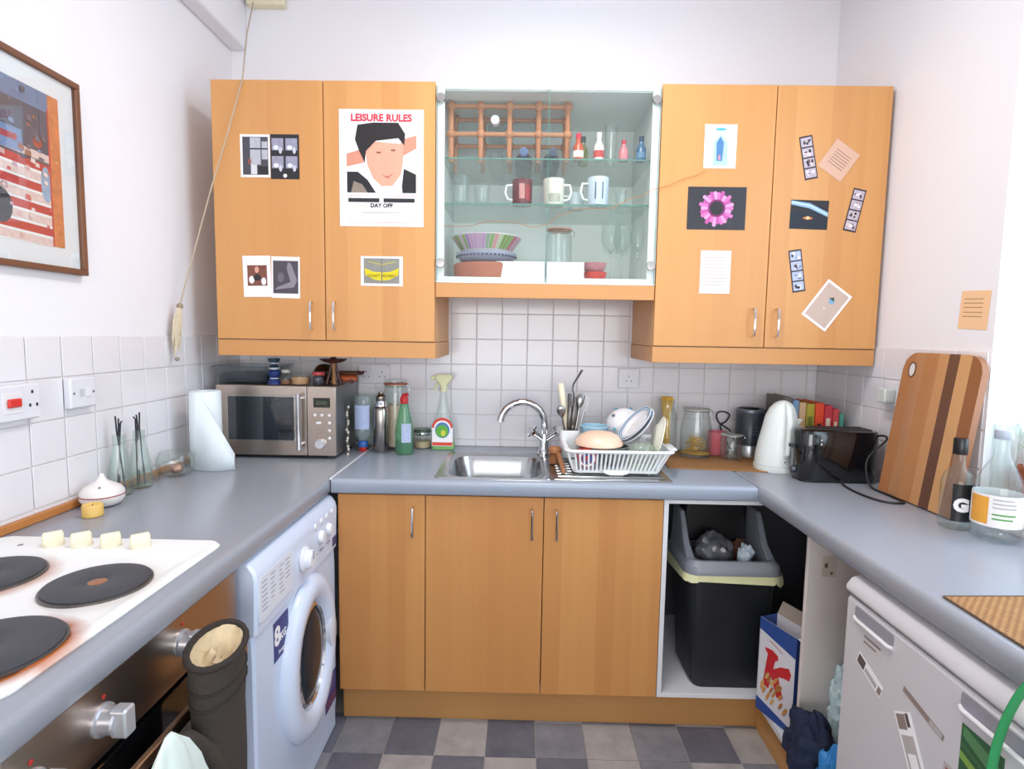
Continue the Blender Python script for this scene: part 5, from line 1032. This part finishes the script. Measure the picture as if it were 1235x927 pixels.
# right cabinet
c, w_, h_ = at(.636, .749, 1.996, 2.146)
b1 = M('a9c4e2', .6, var=.1); b2 = M('4d7fb0', .6, var=.2); sheet('postcard', 'white-bordered postcard of a pale blue arched doorway', 'postcard', c, w_, h_, [(M('d9d6ea', .6, var=.06, scale=20), rect(-.050, .050, -.068, .068)), (M('4fb0c8', .6), ell(0, .058, .020, .005, 12)), (b1, [(-.024, -.066), (-.024, .015), (0, .042), (.024, .015), (.028, -.066)]), (b2, [(-.012, -.05), (-.014, .012), (0, .034), (.012, .012), (.008, -.05)]), (M('d98f9c', .6), ell(-.002, -.038, .004, .010, 8))])
c, w_, h_ = at(.586, .793, 1.783, 1.932)
lay = []
for i in range(26):
    a = 2*pi*i/26; r0, r1, hw = .024, .056+.006*math.sin(i*2.7), .0068
    ca, sa = math.cos(a), math.sin(a); lay.append((M(['d46fb0', 'e39ac9', 'b9529a'][i % 3], .6, var=.15, scale=80), [(r0*ca-hw*.5*sa, r0*sa+hw*.5*ca), (r1*ca-hw*sa, r1*sa+hw*ca), ((r1+.004)*ca, (r1+.004)*sa), (r1*ca+hw*sa, r1*sa-hw*ca), (r0*ca+hw*.5*sa, r0*sa-hw*.5*ca)]))
lay += [(M('7a2a62', .7), ell(0, 0, .031, .031, 22)), (blk, ell(0, 0, .024, .024, 20))]
sheet('flower_print', 'black print of a round pink daisy flower', 'print', c, w_, h_, lay, base=M('2b2a30', .5))
c, w_, h_ = at(.641, .750, 1.557, 1.710)
sheet('paper_note', 'plain pinkish-white handwritten page below the flower print', 'note', c, w_, h_, [(M('b5a6a8', .8), rect(-.042, .040-.006*(i % 3), .05-.012*i, .052-.012*i)) for i in range(9)], base=M('e6dad8', .8))
def strip(label, x, z, rot, tone):
    lay = []; rn = random.Random(int(abs(x*1e4)))
    for i in range(4):
        v = .054-.036*i; lay.append((M('bfb4c0' if not tone else 'b3bdd6', .6, var=.35, scale=90), rect(-.019, .019, v-.0155, v+.0155)))
        for q in range(6):
            m_ = [M('e9e4ea', .6), M('4a3f48', .6), M('6d5a62', .6), M('8fa3cc' if tone else 'd9c9c6', .6), M('2e272e', .6)][rn.randrange(5)]
            lay.append((m_, ell(rn.uniform(-.012, .012), v+rn.uniform(-.008, .008), rn.uniform(.003, .007), rn.uniform(.003, .007), 8)))
    sheet('photo_booth_strip', label, 'photo strip', (x, PY, z), .046, .150, lay, rot=rot, base=M('3a2f36', .6), group='photo booth strips on the beech door')
strip('photo booth strip tilted beside the beige letter on the beech door', 1.0035, 2.036, .20, 0)
strip('photo booth strip tilted near the edge of the beech door beside the planet postcard', 1.1775, 1.857, -.20, 0)
strip('bluish photo booth strip above the tilted white-framed card', .987, 1.642, .16, 1)
sheet('beige_letter', 'beige curled letter tilted beside a photo booth strip', 'letter', (1.110, PY-.0004, 2.028), .100, .112, [(M('8f7263', .8), rect(-.030, .032, .026-.010*i, .0285-.010*i)) for i in range(6)], rot=-.60+pi/2-pi/2, base=M('d9b29b', .8, var=.05))
c, w_, h_ = at(.951, 1.085, 1.789, 1.890)
sheet('planet_postcard', 'dark postcard of a planet edge with sunrise glow', 'postcard', c, w_, h_, [(M('1b2633', .6, var=.3, scale=20), rect(-.065, .065, -.049, .012)), (M('8fb8d6', .6, var=.15), [(-.066, .048), (-.066, .034), (0, .022), (.066, -.006), (.066, .010), (0, .040)]), (M('d4e6f2', .6), [(-.066, .040), (0, .030), (.066, .0), (.066, .004), (0, .034), (-.066, .044)]), (M('c97b3f', .6), ell(-.004, -.012, .018, .005, 14)), (M('f2c98f', .6), ell(-.004, -.011, .006, .006, 12))], base=blk, rot=-.02)
sheet('framed_card', 'white-framed beige card with a small blue picture, tilted on the beech door', 'card', (1.101, PY-.0003, 1.521), .108, .155, [(M('cbb5a8', .7, var=.04), rect(-.046, .046, -.069, .069)), (M('7fb0cc', .6), ell(.004, .022, .011, .012, 10)), (M('4a4a44', .6), [(-.010, .026), (.012, .024), (.004, .038)]), (wht, rect(-.004, .002, -.016, -.012)), (M('b8a79c', .6), ell(-.036, .058, .004, .004, 8)), (M('b8a79c', .6), ell(.036, -.058, .004, .004, 8))], rot=-.62)
# copper wire of a string light draped across the doors
b = B(); wy = UF-.006
pts = [(-.285, wy, 1.782), (-.20, wy, 1.782), (-.12, wy, 1.800), (-.04, wy, 1.800), (.04, wy, 1.782), (.085, wy, 1.792), (.13, wy, 1.825), (.21, wy, 1.850), (.30, wy, 1.850), (.40, wy, 1.890), (.485, wy, 1.925), (.60, wy, 1.965), (.645, wy, 1.985)]
sm_ = []
for i in range(len(pts)-1):
    for k_ in range(4):
        t_ = k_/4; sm_.append(tuple(pts[i][q]+(pts[i+1][q]-pts[i][q])*(3*t_*t_-2*t_**3 if q == 2 else t_) for q in range(3)))
sm_.append(pts[-1]); b.tube(sm_, .0011, 5)
solid('copper_wire', b, M('d8a06a', .3, .8), 'thin copper wire draped across the glass cabinet doors', 'wire')

# ================================================================== INSIDE THE GLASS CABINET
S0, S1, S2 = GZ0+.0185, 1.8733, 2.0333
wr = thing('wine_rack', 'small wooden wine rack of pegs and rails on the top glass shelf', 'wine rack', (-.06, 2.23, S2))
wxs = [-.272, -.162, -.055, .053, .160]; wzs = [S2+.012, S2+.104, S2+.204]
for yi, y in enumerate((2.165, 2.300)):
    for z in wzs[1:]: build('rail', B().tube([(wxs[0], y, z), (wxs[-1], y, z)], .0085, 8), rackwood, wr)
    for x in wxs:
        build('post', B().tube([(x, y, S2+.0005), (x, y, wzs[-1])], .0095, 8), rackwood, wr)
        for z in wzs[1:]: build('joint', B().sph((x, y, z), (.018, .016, .018), 10, 8), rackwood, wr)
for x in wxs:
    for z in wzs[1:]: build('cross_peg', B().tube([(x, 2.165, z), (x, 2.300, z)], .006, 8), rackwood, wr)
def laying(label, x, z, r, mat, capm, ycap=2.128, cap=True):
    t = thing('wine_bottle', label, 'bottle', (x, 2.25, z-r))
    k = B(); k.T = Matrix.Translation((x, 2.43, z)) @ Matrix.Rotation(pi/2, 4, 'X'); k.lathe([(r*.9, 0), (r, .006), (r, .17), (r*.8, .20), (r*.42, .235), (r*.40, .27)], seg=22); build('glass', k, mat, t, ang=50)
    if cap: k = B(); k.T = Matrix.Translation((x, 2.43, z)) @ Matrix.Rotation(pi/2, 4, 'X'); k.lathe([(r*.46, .262), (r*.46, .292), (0, .293)], seg=18); build('cap', k, capm, t)
laying('clear bottle with a white cap lying in the wine rack', -.108, wzs[1]+.010+.034, .034, GLASS('pale_bottle', 'e8eef0', .12), M('e3e6ee', .4))
laying('empty clear bottle lying on the shelf inside the wine rack', -.108, S2+.0355, .034, clear, clear, cap=False)
laying('dark blue bottle lying in the wine rack beside the end post', .107, S2+.0355, .034, M('27303f', .15), M('39445e', .3))
laying('dark blue bottle lying in the wine rack beside the empty clear bottle', -.001, S2+.0355, .034, M('252d3a', .15), M('4d6390', .3))
def mini(name, label, x, y, h, r, mat, capm, lab=None, zb=S2):
    t = thing(name, label, 'bottle', (x, y, zb)); c = (x, y, zb)
    build('glass', B().lathe([(r*.94, 0), (r, .004), (r, h*.50), (r*.5, h*.66), (r*.42, h*.80), (r*.42, h*.84)], c, 18), mat, t, ang=50)
    build('cap', B().lathe([(r*.5, h*.80), (r*.52, h*.82), (r*.50, h*.98), (0, h)], c, 14), capm, t)
    if lab: build('label', B().lathe([(r*1.01, h*.10), (r*1.03, h*.10), (r*1.03, h*.34), (r*1.01, h*.34)], c, 18, (0, 0)), lab, t)
mini('miniature_bottle', 'small red bottle with white label on the top shelf', .198, 2.125, .098, .019, M('c4502f', .2), M('e0304a', .3), wht)
mini('miniature_bottle', 'miniature with dark cap standing behind the red bottle', .222, 2.185, .108, .018, GLASS('olive', 'cfd6a8', .3, bodycol=(.6, .62, .4)), M('33363a', .4))
mini('miniature_bottle', 'miniature with white cap and red label on the top shelf', .273, 2.125, .102, .019, M('e9e4df', .3), M('f0efe8', .4), M('c8433f', .4))
mini('miniature_bottle', 'tiny pink bottle with red cap on the top shelf', .363, 2.125, .076, .017, M('d9818a', .3), M('c43a4a', .3))
mini('miniature_bottle', 'small dark blue bottle at the end of the top shelf', .427, 2.125, .090, .018, M('35658f', .15), M('27455f', .3), M('5d8ab0', .4))
def tumbler(label, x, y, z, h, r0, r1, name='tumbler', cat='glass'):
    solid(name, B().lathe([(r0, 0), (r0+.001, .002), (r1, h), (r1-.002, h), (r0-.002, .008), (0, .006)], (x, y, z), 22, (1, 0)), clear, label, cat, ang=60)
tumbler('tall clear glass on the top shelf behind the miniatures', .327, 2.20, S2, .155, .018, .026)
tumbler('cut clear tumbler at the cabinet side on the middle shelf', -.229, 2.125, S1, .098, .026, .032)
tumbler('shorter clear tumbler beside the dark red mug', -.153, 2.13, S1, .070, .024, .031)
tumbler('small clear shot glass at the end of the middle shelf', .360, 2.13, S1, .062, .018, .022)
def mug(label, x, y, z, h, r, mat, hx, deco=(), inner=cw):
    t = thing('mug', label, 'mug', (x, y, z)); c = (x, y, z)
    build('cup', B().lathe([(r*.94, 0), (r*.98, .003), (r, h), (r*.93, h), (r*.90, .008), (0, .006)], c, 26, (1, 0)), mat, t)
    pts = [(x+hx*r*.97, y-.005, z+h*.80), (x+hx*(r+.020), y-.008, z+h*.78), (x+hx*(r+.026), y-.008, z+h*.5), (x+hx*(r+.016), y-.008, z+h*.24), (x+hx*r*.97, y-.005, z+h*.20)]
    build('handle', B().tube(pts, .0045, 8), inner, t)
    for nm, m, a0_, a1_, z0_, z1_ in deco:
        build(nm, B().loft([[(x+(r+.0006)*math.cos(a0_+(a1_-a0_)*i/8), y+(r+.0006)*math.sin(a0_+(a1_-a0_)*i/8), z+zz) for i in range(9)] for zz in (z0_*h, z1_*h)], (0, 0), closed=False), m, t)
F0 = -pi/2
mug('dark red patterned mug with white handle on the middle shelf', -.004, 2.135, S1, .090, .037, M('6d2f36', .3, var=.2, scale=40), -1, [('pink_figure', M('c98f8a', .4, var=.3), F0-.3, F0+.25, .2, .8), ('red_figure', M('a8383c', .4), F0+.35, F0+.8, .15, .75)])
mug('cream mug with grey botanical print on the middle shelf', .112, 2.135, S1, .094, .039, M('eae5d6', .3), 1, [('grey_print', M('b4b3a4', .5, var=.4, scale=60), F0-.5, F0+.6, .1, .4)])
mug('pale blue mug with two dark blue stripes on the middle shelf', .275, 2.130, S1, .100, .039, M('d3e0ee', .3), -1, [('blue_stripe', M('4b5f80', .4), F0-.42, F0-.30, .2, .8), ('blue_stripe', M('4b5f80', .4), F0+.25, F0+.37, .2, .8)])
mug('small blue-patterned teacup between the two pale mugs', .200, 2.205, S1, .064, .030, M('c8d6dc', .3, var=.2, scale=60), -1)
def dishy(name, label, c, prof, mats, cat='bowl'):
    t = thing(name, label, cat, c); build('dish', B().lathe(prof, c, 34, (1, 0)), mats[0], t, ang=50)
    return t
c = (-.138, 2.215, S0)
t = dishy('terracotta_dish', 'round terracotta dish at the bottom of the bowl stack', c, [(.112, 0), (.124, .008), (.128, .055), (.124, .062), (.118, .058), (.112, .01), (0, .008)], [M('b06a50', .7, var=.12)])
c = (-.138, 2.215, S0+.0625)
t = dishy('patterned_bowl', 'grey-blue dotted bowl stacked between terracotta dish and striped bowl', c, [(.06, 0), (.100, .012), (.118, .036), (.118, .040), (.114, .038), (.095, .016), (0, .006)], [M('a9adc4', .35, var=.06)])
for i in range(24):
    a = pi+pi*i/23; build('dot', B().sph((c[0]+.1145*math.cos(a), c[1]+.1145*math.sin(a), c[2]+.028), (.004, .004, .004), 6, 5), M('4a4560', .4), t)
c = (-.138, 2.215, S0+.103)
t = thing('striped_bowl', 'colourful bowl painted with pink, green and red rays on top of the stack', 'bowl', c)
build('dish', B().lathe([(.088, 0), (.098, .010), (.132, .060), (.133, .063), (.128, .062), (.094, .014), (0, .008)], c, 40, (1, 0)), M('e7dfe4', .3), t)
rc_ = ['9fb59a', '7a9a6c', 'd9b3cf', 'b58fc0', 'd3a8cc', 'c79ec6', '8fb36a', 'c9d6b0', '86a94e', 'd2555a', 'e3a0a0', '6f9a7a']
for i in range(24):
    a0_ = pi+pi*i/24; a1_ = pi+pi*(i+.88)/24
    build('painted_ray', B().loft([[(c[0]+r*math.cos(a+sk), c[1]+r*math.sin(a+sk), c[2]+z) for a in (a0_, (a0_+a1_)/2, a1_)] for r, z, sk in ((.0990, .011, 0), (.1325, .0585, .05))], (0, 0), closed=False), M(rc_[i*12//24 if i % 2 else (i*5) % 12], .4), t)
solid('glass_mixing_bowl', B().lathe([(.03, 0), (.046, .03), (.050, .075), (.048, .075), (.043, .03), (.027, .006), (0, .005)], (.040, 2.26, S0), 26, (1, 0)), clear, 'clear glass bowl behind the white rectangles in the cabinet', 'bowl', ang=60)
clip_jar('clip-top storage jar with orange seal on the cabinet floor', (.141, 2.215, S0), .050, .215, 0, 'ffffff', 'd68a5c')
for i, (x, rr2, m1) in enumerate(((.272, .048, M('c9848a', .4, var=.5, scale=90)), (.276, .045, M('d8402f', .4, var=.5, scale=90)))):
    zb = S0+(.0345 if i == 0 else 0)
    dishy('small_red_bowl', ('pinkish patterned little bowl stacked on the red one', 'bright red patterned little bowl under the pinkish one')[i], (x, 2.16, zb), [(rr2*.6, 0), (rr2*.85, .010), (rr2, .034), (rr2*.95, .034), (rr2*.78, .012), (0, .007)], [m1])
def wine_glass(label, x, y, h, r, bowl_h, name='wine_glass'):
    c = (x, y, S0); t = thing(name, label, 'glass', c)
    build('foot', B().lathe([(r*.85, 0), (r*.85, .0015), (.005, .006)], c, 22), clear, t)
    build('stem', B().tube([(x, y, S0+.004), (x, y, S0+h-bowl_h+.004)], .0035, 8), clear, t)
    build('bowl', B().lathe([(.003, h-bowl_h), (r*.6, h-bowl_h*.9), (r*.95, h-bowl_h*.6), (r, h-bowl_h*.4), (r*.86, h), (r*.82, h), (r*.94, h-bowl_h*.4), (r*.88, h-bowl_h*.6), (0, h-bowl_h*.93)], c, 24, (0, 0)), clear, t, ang=60)
wine_glass('large wine glass beside the red bowls', .345, 2.24, .235, .038, .13)
wine_glass('tall champagne flute at the end of the bottom shelf', .428, 2.135, .232, .024, .15, 'champagne_flute')
wine_glass('wine glass standing behind the champagne flute', .405, 2.33, .240, .036, .12)
sheet('white_rectangle', 'wide opaque white rectangle behind the glass door in front of the bowl stack', 'card', (-.006, 2.108, S0+.033), .178, .065)  # plain white rectangle just behind the door glass
sheet('white_rectangle', 'opaque white rectangle behind the glass door in front of the clip-top storage jar', 'card', (.160, 2.108, S0+.033), .138, .065)

# ================================================================== CORNER CABINET: BIN, BOX, BAGS
BZ = .1505; t = thing('kitchen_bin', 'black plastic kitchen bin with grey collar and raised lid', 'bin', (.765, 2.03, BZ))
bb1 = M('1c1e22', .42, var=.06)
BX0, BX1, BY0, BY1 = .60, .925, 1.905, 2.19
build('body', B().loft([ring(.642, .890, 1.925, 2.150, .03, BZ), ring(.638, .894, 1.922, 2.154, .03, BZ+.01), ring(.612, .914, 1.910, 2.175, .035, BZ+.40), ring(.606, .908, 1.916, 2.169, .032, BZ+.40), ring(.632, .888, 1.93, 2.15, .03, BZ+.015)], (1, 1)), bb1, t)
gc = M('8b8e96', .4, var=.04)
build('collar', B().loft([ring(BX0-.004, BX1+.004, BY0-.004, BY1+.004, .045, BZ+.405), ring(BX0-.008, BX1+.008, BY0-.008, BY1+.008, .047, BZ+.42), ring(BX0-.004, BX1+.004, BY0-.004, BY1+.004, .045, BZ+.452), ring(BX0+.012, BX1-.012, BY0+.012, BY1-.012, .04, BZ+.468), ring(BX0+.038, BX1-.038, BY0+.038, BY1-.038, .03, BZ+.462), ring(BX0+.040, BX1-.040, BY0+.040, BY1-.040, .03, BZ+.41)], (0, 0)), gc, t)
for sx in (0, 1):
    xa = BX0+.004 if sx == 0 else BX1-.036; b = B()
    b.loft([[(xa, BY0+.03, BZ+.455), (xa+.032, BY0+.03, BZ+.455), (xa+.032, BY1-.02, BZ+.455), (xa, BY1-.02, BZ+.455)], [(xa+.004, BY0+.10, BZ+.50), (xa+.028, BY0+.10, BZ+.50), (xa+.028, BY1-.02, BZ+.50), (xa+.004, BY1-.02, BZ+.50)], [(xa+.008, BY0+.17, BZ+.60), (xa+.026, BY0+.17, BZ+.60), (xa+.026, BY1-.02, BZ+.60), (xa+.008, BY1-.02, BZ+.60)]]); build('hood_arm', b, gc, t, bevel=.006)
b = B(); b.loft([[(BX0+.045, BY1-.075, BZ+.47), (BX1-.045, BY1-.075, BZ+.47), (BX1-.045, BY1-.055, BZ+.465), (BX0+.045, BY1-.055, BZ+.465)], [(BX0+.045, BY1-.060, BZ+.58), (BX1-.045, BY1-.060, BZ+.58), (BX1-.045, BY1-.035, BZ+.58), (BX0+.045, BY1-.035, BZ+.58)], [(BX0+.065, BY1-.05, BZ+.655), (BX1-.065, BY1-.05, BZ+.655), (BX1-.065, BY1-.03, BZ+.655), (BX0+.065, BY1-.03, BZ+.655)]]); build('lid', b, M('17181b', .3, var=.06), t, bevel=.008)
random.seed(3); n = 60; P = ring(BX0-.011, BX1+.011, BY0-.011, BY1+.011, .048, 0, 10); lr = [[], [], []]
for i, p in enumerate(P):
    dz = .004+.026*abs(noise.noise(Vector((p[0]*14, p[1]*14, 2.2))))*2+.004*random.random(); o_ = .004*random.random(); vx, vy = p[0]-.7625, p[1]-2.05; l_ = math.hypot(vx, vy)
    lr[0].append((p[0], p[1], BZ+.425)); lr[1].append((p[0]+vx/l_*o_, p[1]+vy/l_*o_, BZ+.41)); lr[2].append((p[0]+vx/l_*(o_+.003), p[1]+vy/l_*(o_+.003), BZ+.41-dz))
build('bin_liner', B().loft(lr, (0, 0)), M('d9d7a8', .5, var=.1, scale=30), t, ang=80)
solid('plastic_film', lump((.725, 2.035, BZ+.405), (.072, .06, .068), 1.3, .30, 2.2), M('5d5e63', .15, var=.5, scale=40, bump=.8), 'crumpled clear grey plastic film in the kitchen bin', 'rubbish', ang=40)
solid('white_wrapper', lump((.835, 2.005, BZ+.425), (.028, .025, .040), 7.3, .5, 1.7), M('dcecf4', .5, var=.1), 'crumpled white wrapper in the kitchen bin', 'rubbish', ang=40)
solid('brown_scrap', lump((.838, 2.085, BZ+.405), (.028, .024, .045), 4.3, .4, 2.0), M('6b3f2e', .7, var=.3), 'brown food scrap at the back of the kitchen bin', 'rubbish', ang=40)
# cereal box
A = Vector((.832, 1.846, .1345)); Bv = Vector((.882, 1.716, .1345)); Ud = (Bv-A).normalized(); Nd = Ud.cross(Vector((0, 0, 1))); cwd, cdp, ch = .150, .072, .325
t = thing('cereal_box', 'open white and blue cereal box with a big red K', 'box', A+Ud*cwd/2-Nd*cdp/2)
cb = M('dcd9dc', .55, var=.02); cbl = M('2a4a8f', .5, var=.05); cin = M('9a8d80', .8, var=.05); zu = Vector((0, 0, 1))
b = B()
b.prism(rect(0, cwd, 0, ch), A-Nd*.0012, Ud, zu, .0012); b.prism(rect(0, cwd, 0, ch), A-Nd*cdp, Ud, zu, .0012)
b.prism(rect(0, cdp, 0, ch), A+Ud*cwd, -Nd, zu, .0012, 1); b.prism(rect(0, cdp, 0, ch), A+Ud*.0012, -Nd, zu, .0012, 1); b.prism(rect(0, cwd, 0, .0012), A-Nd*cdp, Ud, zu, cdp, 1)
box = build('carton', b, [cb, cbl], t, smooth=False)
def pr2(name, poly, m, k_=.0003): q_ = B(); q_.prism(poly, A+Nd*k_, Ud, zu, .0002); return build(name, q_, m, box, smooth=False)
pr2('blue_band', [(0, .325), (0, .285), (cwd, .255), (cwd, .325)], cbl); pr2('blue_foot', [(0, 0), (0, .045), (cwd, .018), (cwd, 0)], cbl)
kred = M('c8232c', .45, var=.04)
pr2('red_logo', [(.024, .10), (.040, .215), (.030, .222), (.028, .232), (.060, .236), (.082, .228), (.084, .214), (.072, .205), (.066, .175), (.095, .198), (.128, .212), (.138, .196), (.132, .172), (.108, .168), (.088, .160), (.098, .130), (.112, .100), (.086, .088), (.072, .118), (.060, .145), (.050, .098)], kred, .0006)
random.seed(9)
for i in range(22):
    u = random.uniform(.022, .135); v = random.uniform(.055, .150); q_ = B(); q_.prism([(u+.016*math.cos(2*pi*j/8)*math.cos(1.1)-.005*math.sin(2*pi*j/8)*math.sin(1.1), v+.016*math.cos(2*pi*j/8)*math.sin(1.1)+.005*math.sin(2*pi*j/8)*math.cos(1.1)) for j in range(8)], A+Nd*(.0009+.0001*i), Ud, zu, .0001); build('cereal_flake', q_, M(['c98d4c', 'b3743a', 'd8a868'][i % 3], .6), box, smooth=False)
pr2('grey_script', [(.045, .262), (.10, .245), (.10, .248), (.045, .265)], M('b5454a', .6))
for q_, dd in ((A+zu*ch, Vector((0, 0, 1))),):
    build('open_flap', B().prism(rect(0, cwd-.004, 0, .045), A+zu*ch-Nd*cdp+Ud*.002, Ud, (zu*.8-Nd*.45).normalized(), .001), cin, box, smooth=False)
    build('side_flap', B().prism(rect(0, cdp-.004, 0, .035), A+zu*ch+Ud*cwd-Nd*.002, -Nd, (zu*-.2+Ud*.9).normalized(), .001), cb, box, smooth=False)
# bags and clothes in the open end cabinet
def fold(c, r, seed, amp, sc): return lump(c, r, seed, amp, sc, 40, 28)
solid('navy_cloth', fold((.856, 1.535, .134), (.060, .074, .108), 2.2, .34, 2.3), M('17223d', .85, var=.5, scale=70, bump=.8), 'dark navy cloth bundle spilling out between bin cabinet and fridge', 'cloth', ang=80)
solid('blue_bag', fold((.848, 1.412, .134), (.034, .040, .105), 5.2, .25, 1.8), M('2a7fc0', .35, var=.15, scale=25, bump=.3), 'bright blue plastic bag next to the fridge', 'bag', ang=60)
solid('teal_striped_bag', fold((.972, 1.566, .134), (.050, .045, .185), 8.2, .24, 4.2), M('c2dcdf', .25, var=.45, scale=22, bump=.8), 'pale teal crinkled plastic bag leaning on the white partition', 'bag', ang=18)
